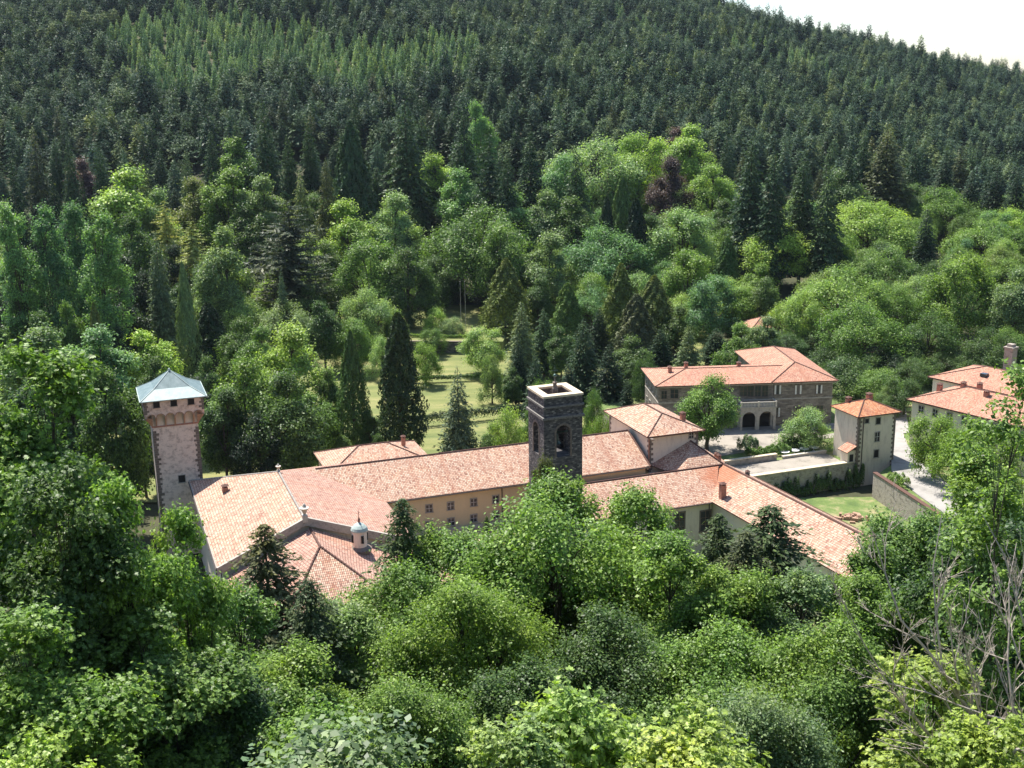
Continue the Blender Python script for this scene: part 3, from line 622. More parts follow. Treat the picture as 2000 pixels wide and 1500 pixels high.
# ------------------------------------------------------------------ front wing and east wing
FZ = 12.6; 
B = Bld('front_wing', 'tiled wing with large dark framed windows just right of the bell tower', AB, 20, 4, 0)
mb = B.mb(); mb.box(AB, 7.2, 31.2, .3, 10.3, -.8, 9.3); B.sub(mb, 'wall', M['pale_plaster'])
mb = B.mb(); mb.slab((AB.p(6.9, -.6, 9.1), AB.p(31.5, -.6, 9.1), AB.p(36.5, 7.4, FZ), AB.p(6.9, 7.4, FZ)), .22); mb.slab((AB.p(36.5, 7.4, FZ), AB.p(33, 10.6, 11.6), AB.p(6.9, 10.6, 11.6), AB.p(6.9, 7.4, FZ)), .2); ro = B.sub(mb, 'roof', M['tile_patch'])
mb = B.mb(); ridge_line(mb, AB.p(6.9, 7.4, FZ), AB.p(37.2, 7.4, FZ), .2); B.sub(mb, 'ridge_tiles', M['tile'], ro)
for x, y0, y1, w_ in ((1378, 998, 1036, 1.9), (1327, 1002, 1042, 1.9), (1276, 1006, 1046, 1.9)):
    a, zt = AB.on_b(x, y0, .3); _, zb_ = AB.on_b(x, y1, .3)
    mbw = window(B, AB, .3, a, (zt+zb_)/2, w_, zt-zb_, 'cross', frame='quoin', fw=.22)
mb = B.mb(); mb.tube([AB.p(6.9, -.75, 9.0), AB.p(30.6, -.75, 9.0)], [.11, .11], 6); mb.tube([AB.p(30.7, .15, 9.0), AB.p(30.7, .15, 0)], [.1, .1], 6); B.sub(mb, 'gutter', M['iron'])

B = Bld('east_wing', 'long tiled wing running towards the foreground trees with a patch of orange tiles', AB, 38, -8, 0)
rg = lambda b_: 37.2 + .4 - .058*(b_-7.4)
le = lambda b_: rg(b_) - 7.3
EZ = 9.2
mb = B.mb(); 
mb.slab((AB.p(le(7.4), 7.4, EZ), AB.p(rg(7.4)-.1, 7.4, FZ), AB.p(rg(-40), -40, FZ), AB.p(le(-40), -40, EZ)), .22)
mb.slab((AB.p(rg(12), 12.5, FZ), AB.p(rg(12)+7, 12.5, 9.0), AB.p(rg(-40)+7, -40, 9.0), AB.p(rg(-40), -40, FZ)), .22)
ro = B.sub(mb, 'roof', M['tile_patch'])
mb = B.mb(); ridge_line(mb, AB.p(rg(8), 8, FZ+.02), AB.p(rg(-40), -40, FZ+.02), .22); B.sub(mb, 'ridge_tiles', M['tile_salmon'], ro); mb = B.mb(); ridge_line(mb, AB.p(rg(7)+6.2, 7, 9.55), AB.p(rg(-40)+6.2, -40, 9.55), .1); B.sub(mb, 'ridge_tiles', M['tile_salmon'], ro)
mb = B.mb(); mb.prism([tuple(AB.p(a, b_, 0))[:2] for a, b_ in ((le(8)+.8, 8), (le(-39)+.8, -39), (rg(-39)+6.2, -39), (rg(12)+6.2, 11.5), (33, 11.5))], -.8, EZ-.05); B.sub(mb, 'wall', M['yellow_plaster'])
a, z = AB.on_b(1404, 962, -1.5); chimney(B, 31.5+.9, -1.2, 10.5, 1.7, .95, 'brick', ro)
chimney(B, rg(1)+.6, 1.0, 12.2, .7, .6, 'quoin', ro); chimney(B, rg(10)+.3, 9.5, 12.5, .9, .6, 'brick', ro); chimney(B, rg(10)+.6, 10.9, 12.3, 1.0, .6, 'brick', ro)
# lean-to in the corner of pavilion and wings
mb = B.mb(); A_ = AB.p(33.6, 12.78, 16.0); B_ = AB.p(37.6, 7.4, FZ); C_ = AB.p(25.6, 12.78, 12.4); D_ = AB.p(27.4, 10.0, 11.9); E_ = AB.p(30, 7.5, FZ-.1)
mb.slab((A_, C_, D_), .2); mb.slab((A_, D_, E_), .2); mb.slab((A_, E_, B_), .2); mb.slab((A_, B_, AB.p(41, 12.78, 11.2)), .2)
r3 = B.sub(mb, 'lean_to_roof', M['tile']); mb = B.mb(); ridge_line(mb, A_, B_, .2); B.sub(mb, 'ridge_tiles', M['tile_salmon'], r3); mb = B.mb(); ridge_line(mb, D_, E_, .13); B.sub(mb, 'ridge_tiles', M['tile_salmon'], r3)

# ------------------------------------------------------------------ gate tower on the right
B = Bld('gate_tower', 'small three storey tower with bright orange hipped roof beside the curving road', AB, 80.3, 24.3, 0, 'tower')
mb = B.mb(); mb.box(AB, 75.9, 84.8, 20.4, 28.4, -1.2, 13.9); B.sub(mb, 'wall', M['grey_plaster'])
for (a, b_, sa, sb) in ((75.9, 20.4, 1, 1), (84.8, 20.4, -1, 1)):
    mb = B.mb(); quoins(mb, AB, a, b_, 1, 13.7, sa, sb, .45, .7, .42); B.sub(mb, 'quoins', M['quoin'])
ro, zr = hip_roof(B, 75.1, 85.6, 19.6, 29.1, 13.9, rad(23), M['tile_orange'])
chimney(B, 78.0, 27.0, 14.6, 1.0, .9, 'brick', ro, fr=AB); chimney(B, 82.6, 26.4, 14.9, 1.2, 1.0, 'brick', ro, fr=AB)
for x, y, w_, h_, k in ((1715, 822, 1.05, 1.3, 'none'), (1713, 853, 1.05, 1.9, 'plain'), (1711, 886, 1.1, 1.6, 'none'), (1693, 822, .9, .9, 'none')):
    a, z = AB.on_b(x, y, 20.4); window(B, AB, 20.4, a, z, w_, h_, k, frame='trim', pane='dark')
mb = B.mb(); mb.tube([AB.p(76.9, 20.2, 13.6), AB.p(76.9, 20.2, -1)], [.1, .1], 6); B.sub(mb, 'drainpipe', M['iron'])
mb = B.mb(); mb.box(AB, 74.1, 75.88, 20.9, 23.3, 3.6, 6.6); pr = B.sub(mb, 'porch', M['pale_plaster'])
mb = B.mb(); mb.slab((AB.p(73.6, 20.5, 6.4), AB.p(73.6, 23.7, 6.4), AB.p(75.9, 23.7, 7.6), AB.p(75.9, 20.5, 7.6)), .15); B.sub(mb, 'porch_roof', M['tile_salmon'], pr)
mb = B.mb(); mb.box(AB, 74.5, 75.4, 20.84, 20.92, 3.7, 5.8); B.sub(mb, 'door', M['dark'], pr)

# ------------------------------------------------------------------ villa
vo = at_z(1280, 755, 13.9); ve = at_z(1640, 743, 13.9); vaz = math.atan2(ve.y-vo.y, ve.x-vo.x); VF = Frame(vo.x, vo.y, vaz)
B = Bld('villa', 'long two storey stone villa with arched porch and salmon tile roof behind the courtyard', VF, 20, 9, 3)
mb = B.mb(); mb.box(VF, .9, 26.95, .9, 16.5, 2.6, 13.9); mb.box(VF, 27, 40.5, .92, 31, 2.6, 13.9); B.sub(mb, 'wall', M['villa_stone'])
rp = rad(11)
ro, zr = hip_roof(B, 0, 33.5, 0, 17.4, 13.9, rp, M['tile_salmon'], .25, gable1=True)
ro2, zr2 = hip_roof(B, 26.2, 41.5, .05, 32.0, 13.92, rad(19), M['tile_salmon'], .25)
for a, b_ in ((5, 8.5), (21.5, 10.5), (9.5, 12)): chimney(B, a, b_, 15.2, .7, .8, 'brick', ro)
mb = B.mb(); mb.box(VF, .8, 40.6, .82, .9, 9.7, 9.95); mb.box(VF, .82, .9, .9, 16.4, 9.7, 9.95); mb.box(VF, .3, 41.2, .25, .9, 13.4, 13.62); B.sub(mb, 'string_course', M['trim'])
for x, y, w_, h_, k in ((1519, 761, 1.5, 2.1, 'shutters'), (1559, 761, 1.5, 2.1, 'shutters'), (1600, 760, 1.4, 2.0, 'shutters'), (1317, 769, 1.7, 2.0, 'plain'), (1297, 771, 1.2, 1.8, 'plain'), (1517, 805, 1.5, 2.1, 'shutters'), (1452, 764, 1.6, 2.2, 'plain'), (1466, 764, 1.3, 2.4, 'plain'), (1480, 764, 1.3, 2.4, 'plain'), (1494, 764, 1.3, 2.4, 'plain'), (1559, 803, 1.4, 1.9, 'plain'), (1601, 800, 1.4, 1.9, 'plain'), (1380, 768, 1.5, 2, 'plain'), (1420, 768, 1.5, 2, 'plain')):
    a, z = VF.on_b(x, y, .9); window(B, VF, .9, a, z, w_, h_, k, frame='quoin')
for k in range(4): window(B, VF, .9, 3+3.6*k, 11.9, 1.2, 1.8, 'plain', 'a', -1, frame='trim'); window(B, VF, .9, 3+3.6*k, 7.0, 1.2, 1.9, 'plain', 'a', -1, frame='trim')
for k in range(3): window(B, VF, 40.5, 4+7*k, 11.9, 1.3, 1.9, 'shutters', 'a', 1, frame='quoin')
mb = B.mb(); P_ = lambda a, d, z: VF.p(a, -1.9+d, z)
pa0, pa1 = 18.9, 26.9; cxs = [20.6, 24.9]
arch_wall(mb, P_, pa0, 22.75, 3.4, 8.7, 19.35, 22.3, 3.4, 6.3, .5); arch_wall(mb, P_, 22.75, pa1, 3.4, 8.7, 23.2, 26.35, 3.4, 6.3, .5)
P2 = lambda a, d, z: VF.p(pa0+d, -1.4+a, z); P3 = lambda a, d, z: VF.p(pa1-d, -1.4+a, z)
arch_wall(mb, P2, 0, 2.3, 3.4, 8.7, .3, 2.0, 3.4, 6.8, .45); arch_wall(mb, P3, 0, 2.3, 3.4, 8.7, .3, 2.0, 3.4, 6.8, .45)
mb.box(VF, pa0-.15, pa1+.15, -2.05, .88, 8.7, 9.0)
po = B.sub(mb, 'porch', M['trim'])
mb = B.mb(); mb.box(VF, pa0-.1, pa1+.1, -2.0, -1.75, 9.9, 10.1); mb.box(VF, pa0-.1, pa0+.15, -1.75, .88, 9.9, 10.1); mb.box(VF, pa1-.15, pa1+.1, -1.75, .88, 9.9, 10.1)
k = pa0
while k < pa1: mb.tube([VF.p(k+.05, -1.87, 9.0), VF.p(k+.05, -1.87, 9.3), VF.p(k+.05, -1.87, 9.9)], [.05, .11, .06], 6); k += .33
for k in (pa0+.05, (pa0+pa1)/2, pa1-.05): mb.box(VF, k-.16, k+.16, -2.04, -1.72, 9.0, 10.2)
B.sub(mb, 'balustrade', M['pale_stone'], po)
mb = B.mb(); mb.box(VF, 19.6, 26.2, .80, .9, 3.5, 6.6); B.sub(mb, 'door', M['dark'])
mb = B.mb(); mb.box(VF, -.6, .6, -1.2, 3.4, 3.2, 6.4, .25); mb.box(VF, -3.2, -.6, 0, 4.2, 3.2, 4.8, .25); mb.box(VF, -6.0, -3.2, 2, 6.2, 3.2, 4.0, .2); B.sub(mb, 'stair', M['pale_stone'])

# house among the trees behind the villa
c_ = at_d(1517, 632, 330); HF = Frame(c_.x-7, c_.y, rad(12))
B = Bld('house_in_trees', 'house almost hidden by trees with only its orange tile roof showing above the villa', HF, 6, 5, gz(c_.x, c_.y), 'house')
mb = B.mb(); mb.box(HF, .8, 12.2, .8, 9.2, gz(c_.x, c_.y)-1, c_.z-1.4); B.sub(mb, 'wall', M['pale_plaster']); hip_roof(B, 0, 13, 0, 10, c_.z-1.4, rad(24), M['tile_salmon'])
window(B, HF, .8, 4, c_.z-3, 1, 1.4, 'plain'); window(B, HF, .8, 8, c_.z-3, 1, 1.4, 'plain')

# ------------------------------------------------------------------ east buildings
eo = at_z(1770, 779, 13.6); EF = Frame(eo.x, eo.y, rad(-54.4))
B = Bld('east_hostel', 'big salmon roofed building on the right edge with dark windows in its pale yellow wall', EF, 20, 9, 3)
mb = B.mb(); mb.box(EF, .9, 50, .9, 16.4, 2.8, 13.6); B.sub(mb, 'wall', M['yellow_plaster'])
ro, zr = hip_roof(B, 0, 51, 0, 17.2, 13.6, rad(19), M['tile_salmon'], .3)
for k in range(9): window(B, EF, .9, 3.2+3.4*k, 11.8, 1.1, 1.5, 'plain', frame='trim', pane='dark')
for k in range(9): window(B, EF, .9, 3.2+3.4*k, 7.4, 1.1, 1.7, 'plain', frame='trim', pane='dark')
for a, b_ in ((7, 9.5), (9.5, 11.5), (18, 12), (14, 7), (2.0, 8.6)): chimney(B, a, b_, 15.8 if a > 3 else 14.6, 1.0, .9, 'brick', ro)
mb = B.mb()
B2 = Bld('rear_hostel', 'salmon roofed building with a stone chimney tower behind the big roof on the right edge', EF, 10, 27, 3)
mb = B2.mb(); mb.box(EF, -6.3, 40, 18.2, 34, 2.8, 14.3); B2.sub(mb, 'wall', M['pale_plaster'])
ro, zr = hip_roof(B2, -7.2, 41, 17.4, 34.8, 14.3, rad(17), M['tile_salmon'], .3)
c_ = at_d(1973, 700, 262); cf = Frame(c_.x, c_.y, EF.az); mb = B2.mb(); mb.box(cf, -1.0, 1.0, -1.0, 1.0, 12, c_.z+2.4); mb.box(cf, -1.2, 1.2, -1.2, 1.2, c_.z+2.4, c_.z+2.75); mb.box(cf, -.7, .7, -.7, .7, c_.z+2.75, c_.z+3.4); B2.sub(mb, 'chimney', M['retaining'], ro)
mb = B2.mb(); mb.box(EF, 3, 4.4, 21.5, 22.8, 15.7, 16.4); B2.sub(mb, 'skylight', M['glass'], ro)

# ------------------------------------------------------------------ walls, hedges and yard furniture
def wall_obj(name, label, a0, a1, b0, b1, z0, z1, m_, cap=None, capm='coping', fr=AB):
    loc = fr.p((a0+a1)/2, (b0+b1)/2, z0); root = thing(name, label, 'wall', loc)
    mb = MB(loc); mb.box(fr, a0, a1, b0, b1, z0, z1); mb.build('wall_face', M[m_], root)
    mb = MB(loc); mb.box(fr, a0-.08, a1+.08, b0-.12, b1+.12, z1, z1+.18); mb.build('coping', M[capm], root)
    return root
wall_obj('retaining_wall', 'high stained retaining wall below the yard with ivy at its foot', 44, 75.8, 20.7, 21.6, -1.2, 4.1, 'retaining', capm='coping')
wall_obj('yard_wall', 'low stone wall along the back of the paved yard', 45.5, 63, 29.4, 30.0, 3.4, 4.7, 'retaining')
GF_ = Frame(GW0[0], GW0[1], math.atan2(GW1[1]-GW0[1], GW1[0]-GW0[0])); wall_obj('garden_wall', 'garden wall topped with orange tiles running from the gate tower towards the trees', 0, 30, -.7, -.05, -1.2, 4.0, 'retaining', capm='tile_orange', fr=GF_)
# fish pond basin in the park
po = at_z(318, 668, 1.5); PF = Frame(po.x, po.y, rad(4))
root = thing('pond_basin', 'rectangular stone basin in the park above the blue roofed tower', 'pond', PF.p(12, 9, 0))
mb = MB(PF.p(12, 9, 0)); 
for (a0, a1, b0, b1) in ((0, 26, 0, .9), (0, .9, .9, 17), (25.1, 26, .9, 17), (0, 26, 17, 17.9)): mb.box(PF, a0, a1, b0, b1, -1, 2.5)
mb.build('rim', M['coping'], root)
mb = MB(PF.p(12, 9, 0)); mb.box(PF, -.3, 26.3, -.25, 0, -1, 1.9); mb.build('outer_wall', M['retaining'], root)
mb = MB(PF.p(12, 9, 0)); mb.box(PF, .9, 25.1, .9, 17, -1, 1.5); mb.build('water', M['glass'], root)
# terrace bank walls in the meadow
def bank(name, label, px0, py0, px1, py1, z, h):
    p0, p1 = at_z(px0, py0, z), at_z(px1, py1, z); az = math.atan2(p1.y-p0.y, p1.x-p0.x); fr_ = Frame(p0.x, p0.y, az); L = (p1-p0).length
    loc = fr_.p(L/2, 0, z-h); root = thing(name, label, 'wall', loc); mb = MB(loc); mb.box(fr_, 0, L, 0, .8, z-h-1, z); mb.build('wall_face', M['dark_stone'], root)
    mb = MB(loc); mb.box(fr_, -.1, L+.1, -.1, 1.0, z, z+.15); mb.build('coping', M['quoin'], root)
    q = [fr_.p(-8, .9, 0), fr_.p(L+8, .9, 0), fr_.p(L+8, 20, 0), fr_.p(-8, 20, 0)]
    return q
q = bank('terrace_wall', 'dark retaining wall under the upper lawn terrace in the middle of the park', 800, 667, 930, 668, 3.6, 4); sheet('upper_lawn', [(p_.x, p_.y) for p_ in q], 3.62, M['grass'], 5)
# white garden tables and pots on the terrace by the gate tower
def garden_table(a, b_, label):
    loc = AB.p(a, b_, 3.5); root = thing('garden_table', label, 'table', loc, 'white garden tables in the yard'); mb = MB(loc)
    mb.lathe(loc, [(0, 4.35), (1.0, 4.35), (1.02, 4.30), (0, 4.25)], 16); mb.build('table_top', M['white'], root)
    mb = MB(loc); mb.lathe(loc, [(.1, 4.27), (.06, 3.7), (.3, 3.52), (.32, 3.5)], 10); mb.build('pedestal', M['white_wood'], root)
for k, (a, l) in enumerate(((66.3, 'white round garden table nearest the clipped hedge'), (68.8, 'second white garden table from the clipped hedge'), (71.2, 'third white garden table from the clipped hedge'), (73.6, 'white round garden table closest to the gate tower'))): garden_table(a, 31.6+.1*k, l)
wall_obj('parapet', 'low stone parapet in front of the white garden tables', 64.5, 75, 29.4, 29.8, 3.4, 4.0, 'pale_stone', capm='pale_stone')
for x, lab in ((910, 'slim grey flagpole standing right of its twin in the park'), (901, 'slim grey flagpole standing left of its twin in the park')):
    p0 = at_z(x, 652, 2.5); root = thing('flagpole', lab, 'flagpole', (p0.x, p0.y, 0), 'flagpoles in the park'); mb = MB(Vector((p0.x, p0.y, 0)))
    mb.tube([(p0.x, p0.y, 0), (p0.x, p0.y, 19)], [.09, .05], 6); mb.lathe((p0.x, p0.y), [(0, 19), (.16, 19.15), (0, 19.3)], 6); mb.build('pole', M['trim'], root)

# ------------------------------------------------------------------ vegetation: leaf meshes
def quad_mesh(name, P, NR, L, W_, mtl, seed, tdir=None, fold=0.0):
    """many small leaf faces: kite shaped quads centred on P with normals NR"""
    rs = np.random.RandomState(seed); n_ = len(P)
    NR = NR/np.maximum(np.linalg.norm(NR, axis=1, keepdims=True), 1e-6)
    T = rs.normal(size=(n_, 3)) if tdir is None else tdir
    T = T - (T*NR).sum(1, keepdims=True)*NR; T /= np.maximum(np.linalg.norm(T, axis=1, keepdims=True), 1e-6)
    Bv = np.cross(NR, T); L = np.broadcast_to(np.asarray(L, float), (n_,))[:, None]; W_ = np.broadcast_to(np.asarray(W_, float), (n_,))[:, None]
    V = np.empty((n_, 4, 3)); V[:, 0] = P - T*L*.5; V[:, 1] = P + Bv*W_*.5 + T*L*.05; V[:, 2] = P + T*L*.5; V[:, 3] = P - Bv*W_*.5 + T*L*.05
    if fold: V[:, 1] += NR*W_*fold; V[:, 3] += NR*W_*fold
    me_ = bpy.data.meshes.new(name); me_.vertices.add(n_*4); me_.vertices.foreach_set('co', V.astype(np.float32).ravel())
    me_.loops.add(n_*4); me_.loops.foreach_set('vertex_index', np.arange(n_*4, dtype=np.int32))
    me_.polygons.add(n_); me_.polygons.foreach_set('loop_start', np.arange(0, n_*4, 4, dtype=np.int32)); me_.polygons.foreach_set('loop_total', np.full(n_, 4, np.int32))
    me_.materials.append(mtl); me_.update(calc_edges=True); return me_
def tube_mesh(name, mb, mtl):
    me_ = bpy.data.meshes.new(name); me_.from_pydata([tuple(v) for v in mb.v], [], mb.f); me_.materials.append(mtl); me_.polygons.foreach_set('use_smooth', np.ones(len(mb.f), bool)); return me_
def unit(rs, n_):
    v = rs.normal(size=(n_, 3)); return v/np.linalg.norm(v, axis=1, keepdims=True)

def broadleaf(seed, nleaf, leaf, lobes=13, sub=7, Rz=.46, cz=.52, asp=.62, palm=False, R=.36, tr=1.0, flat=.62, cs=1.0, low=1.6):
    """unit tree of height 1 and crown radius R: irregular lobes, each made of leafy sprays with dark hollows between"""
    rs = np.random.RandomState(seed); C = np.array([0, 0, cz]); cl = []; lob = []; g_ = (R*R*Rz)**(1/3)
    for i in range(lobes):
        z = 1-low*(i+.5)/lobes; a = i*2.39996+rs.uniform(-.6, .6); rr = math.sqrt(max(0, 1-z*z)); k = rs.uniform(.42, .86) if i else .8
        lc = C + np.array([rr*cos(a)*R, rr*sin(a)*R, z*Rz])*k; lr = g_*rs.uniform(.30, .52); lob.append((lc, lr))
        for j in range(sub):
            d = unit(rs, 1)[0]; od = lc-C; od = od/max(np.linalg.norm(od), 1e-3); d = d+od*.7+np.array([0, 0, .35]); d /= np.linalg.norm(d)
            cl.append((lc+d*lr*rs.uniform(.55, 1.08)*np.array([1, 1, .9]), g_*rs.uniform(.11, .24)*cs, i))
    tops = max(c_[2]+r*.5 for c_, r, _ in cl); sc_ = 1/tops; mr = np.percentile([math.hypot(c_[0], c_[1])+r*.7 for c_, r, _ in cl], 90); sx = R/mr
    wts = np.array([r*r for _, r, _i in cl]); wts /= wts.sum(); PP, NN = [], []
    for (c_, r, _i), w_ in zip(cl, wts):
        n_ = int(nleaf*w_)+3; d = unit(rs, n_); q = rs.rand(n_)**.45; k1 = unit(rs, 3)
        lump = 1+.30*np.sin((d@k1[0])*6+seed)+.20*np.sin((d@k1[1])*13)
        P = c_+d*(r*q*lump)[:, None]*np.array([1.15, 1.15, flat]); PP.append(P); od = (c_-C); od /= max(np.linalg.norm(od), .05)
        NN.append(d*.5+od*.35+.62*rs.normal(size=(n_, 3))+np.array([0, 0, .75]))
    P = np.concatenate(PP)*np.array([sx, sx, sc_]); Nn = np.concatenate(NN)
    rs2 = np.random.RandomState(seed+7); L = leaf*rs2.uniform(.6, 1.3, len(P))
    if palm:      # lobed leaves: five fingers each
        t0 = unit(rs2, len(P)); nn = Nn/np.linalg.norm(Nn, axis=1, keepdims=True); t0 -= (t0*nn).sum(1, keepdims=True)*nn; t0 /= np.linalg.norm(t0, axis=1, keepdims=True); b0 = np.cross(nn, t0)
        Ps, Ns, Ts, Ls = [], [], [], []
        for an in (-1.15, -.55, 0, .55, 1.15):
            t = t0*cos(an)+b0*sin(an); l = L*(1-.22*abs(an)); Ps.append(P+t*l[:, None]*.42); Ns.append(nn+.12*rs2.normal(size=nn.shape)); Ts.append(t); Ls.append(l)
        crown = quad_mesh('crown', np.concatenate(Ps), np.concatenate(Ns), np.concatenate(Ls), np.concatenate(Ls)*.42, M['leaf'], seed, np.concatenate(Ts))
    else: crown = quad_mesh('crown', P, Nn, L, L*asp*rs2.uniform(.7, 1.2, len(P)), M['leaf'], seed, fold=.12)
    mb = MB(); rnd = random.Random(seed); k = tr*R/.36; S3 = Vector((sx, sx, sc_))
    mul = lambda v: Vector((v[0]*sx, v[1]*sx, v[2]*sc_))
    pts = [Vector((0, 0, -.08)), Vector((rnd.uniform(-.01, .01), rnd.uniform(-.01, .01), .12)), Vector((rnd.uniform(-.02, .02), rnd.uniform(-.02, .02), .26)), Vector((rnd.uniform(-.03, .03), rnd.uniform(-.03, .03), .5)), Vector((0, 0, .78))]
    mb.tube(pts, [.030*k, .024*k, .019*k, .011*k, .002*k], 7)
    for i, (lc, lr) in enumerate(lob):
        lc_ = mul(lc); t = rnd.uniform(0, .9); s0 = pts[2].lerp(pts[3], t) if lc_.z > .35 else pts[1].lerp(pts[2], rnd.random()); mid = s0.lerp(lc_, .5)+Vector((rnd.uniform(-.02, .02), rnd.uniform(-.02, .02), -.015))
        mb.tube([s0, mid, lc_], [.0095*k, .0065*k, .0035*k], 5)
        for c_, r, ii in cl:
            if ii == i: e_ = mul(c_); m2 = lc_.lerp(e_, .5)+Vector((0, 0, -.006)); mb.tube([mid.lerp(lc_, .7), m2, e_], [.0036*k, .0024*k, .0008*k], 3, False)
    return tube_mesh('trunk', mb, M['bark']), crown

def conifer(seed, levels, nbr, nq, R=.20, zb=.08, power=.85, droop=.25, wq=.30, mtl='needle', jit=.25, flat=0.0, ends=0, up=0.0):
    """whorled conifer of height 1: drooping branches made of overlapping needle sprays"""
    rs = np.random.RandomState(seed); P, Nn, T, L, Wd = [], [], [], [], []; mb = MB()
    mb.tube([(0, 0, -.06), (0, 0, .4), (0, 0, .985)], [.016, .010, .001], 6)
    for i in range(levels):
        f = (i+.5)/levels; f = f**1.0; z = zb+(1-zb)*f; rl = R*(1-f)**power*(1+rs.uniform(-.12, .12)) + .008
        if flat: rl = R*max(.05, math.sqrt(max(0, 1-f**2.4)))*(1+rs.uniform(-.28, .15)); 
        n_ = max(4, int(nbr*(.55+.45*(1-f)))); a0 = rs.uniform(0, 6.28)
        for j in range(n_):
            a = a0+2*pi*j/n_+rs.uniform(-jit, jit); r = rl*rs.uniform(.72, 1.12); d = np.array([cos(a), sin(a), 0]); sd_ = np.array([-sin(a), cos(a), 0])
            zz = z+rs.uniform(-.4, .4)/levels
            for k in range(nq):
                s = (k+.7)/nq; dz = -droop*r*(s**1.3)+up*r*s + .10*r*s**3
                c_ = d*r*s+np.array([0, 0, zz+dz]); wl = r*wq*(1.15-.55*s)
                for sg in ((-1, 1) if k < nq-1 else (0,)):
                    tt = d*(.75 if sg else 1)+sd_*sg*.8+np.array([0, 0, -droop*.5+rs.uniform(-.15, .2)])
                    tt = tt/np.linalg.norm(tt); l = (wl if sg else wl*.9)*rs.uniform(.7, 1.25)+.004
                    P.append(c_+tt*l*.42); T.append(tt); Nn.append(np.array([0, 0, 1])+.38*rs.normal(size=3)+d*.25); L.append(l*1.25); Wd.append(l*rs.uniform(.34, .52))
        if i % 2 == 0:
            a = a0; mb.tube([(0, 0, z), (cos(a)*rl*.8, sin(a)*rl*.8, z-droop*rl*.7)], [.004, .001], 3, False)
    P = np.array(P); crown = quad_mesh('crown', P, np.array(Nn), np.array(L), np.array(Wd), M[mtl], seed, np.array(T))
    return tube_mesh('trunk', mb, M['bark']), crown

def columnar(seed, n_, leaf, R=.12, pw=.6, base=.02, mtl='needle', bulge=.35):
    """dense spire of upswept sprays (cypress, thuja) with uneven ribs"""
    rs = np.random.RandomState(seed); h = rs.rand(n_)**.9; a = rs.uniform(0, 2*pi, n_)
    prof = np.minimum(1, (h/bulge+.35))*(1-h)**pw/((1-bulge)**pw)
    rib = 1+.22*np.sin(a*5+h*9+seed)*np.sin(h*23+a*2)+.12*np.sin(a*9-h*31)
    r = R*prof*rib*(1-.4*rs.rand(n_)**2)+.004; z = base+(1-base)*h
    P = np.stack([r*np.cos(a), r*np.sin(a), z], 1); d = np.stack([np.cos(a), np.sin(a), np.zeros(n_)], 1)
    Nn = d+.45*rs.normal(size=(n_, 3))+np.array([0, 0, .35]); T = d*.45+np.array([0, 0, 1])+.35*rs.normal(size=(n_, 3))
    L = leaf*rs.uniform(.6, 1.3, n_); crown = quad_mesh('crown', P, Nn, L, L*.5, M[mtl], seed, T)
    mb = MB(); mb.tube([(0, 0, -.06), (0, 0, .5), (0, 0, .95)], [.022, .014, .002], 6)
    return tube_mesh('trunk', mb, M['bark']), crown

def firmass(seed, n_, leaf, R=.17, tiers=15, base=.10, pw=.85, mtl='needle', deep=.45, ex=.5, br_=.16):
    """conifer of height 1 built from many needle sprays in drooping tiers, pointed top, ragged skirt"""
    rs = np.random.RandomState(seed); h = 1-rs.rand(n_)**ex*.999; h = np.clip(h+.04*rs.normal(size=n_)*0, 0, .999); a = rs.uniform(0, 2*pi, n_)
    tw = np.floor(a/(2*pi)*9)/9; k1 = rs.rand(9)*.8; ph = (h*tiers + k1[(a/(2*pi)*9).astype(int) % 9]) % 1.0
    br = 1+br_*np.cos(a*(7+seed % 3)+np.floor(h*tiers)*2.4)+.10*np.cos(a*13+h*40)
    prof = (1-h)**pw*np.minimum(1, .55+h*4); r = R*prof*br*(1-deep*ph)*(1-.55*rs.rand(n_)**1.6)+.003
    z = base+(1-base)*h - .16*r; d = np.stack([np.cos(a), np.sin(a), np.zeros(n_)], 1)
    P = np.concatenate([d[:, :2]*r[:, None], z[:, None]], 1)
    Nn = d*.55+.45*rs.normal(size=(n_, 3))+np.array([0, 0, .9]); T = d+np.array([0, 0, -.15])+.45*rs.normal(size=(n_, 3))
    L = leaf*rs.uniform(.6, 1.35, n_)*(.45+.75*(1-h)); crown = quad_mesh('crown', P, Nn, L, L*.42, M[mtl], seed, T)
    mb = MB(); mb.tube([(0, 0, -.06), (0, 0, .4), (0, 0, .985)], [.014, .009, .001], 6); return tube_mesh('trunk', mb, M['bark']), crown

PR = {}
PR['B'] = [(*broadleaf(11+k, 30000, .0215, lobes=(13, 15, 11, 17, 12)[k], sub=8, Rz=(.47, .45, .48, .43, .46)[k], cz=(.48, .50, .48, .50, .50)[k], R=R_, cs=1.42, flat=.80, low=1.75), R_) for k, R_ in enumerate((.42, .36, .36, .52, .27))]
PR['G'] = [(*broadleaf(31+k, 120000, .0105, lobes=(19, 18, 17, 16)[k], sub=12, cz=.51, R=R_, flat=.72, cs=1.22, low=1.8), R_) for k, R_ in enumerate((.36, .29, .22, .17))]        # near trees
PR['U'] = [(*broadleaf(21+k, 16000, .030, lobes=13, sub=8, Rz=.52, cz=.40, R=.55, cs=1.6, flat=.85, low=1.5), .55) for k in range(2)]        # bushes leafy to the ground
PR['O'] = [(*broadleaf(38, 15000, .0085, lobes=16, sub=8, Rz=.47, cz=.52, R=.11, tr=.5, flat=.5), .11)]                                                    # thin open crown
PR['K'] = [(*broadleaf(46+k, (26000, 40000)[k], (.0125, .0085)[k], lobes=18, sub=10, cz=.54, palm=True, R=(.22, .13)[k], tr=.6, flat=.7, cs=1.2), (.22, .13)[k]) for k in range(2)]      # near tall tree, lobed leaves
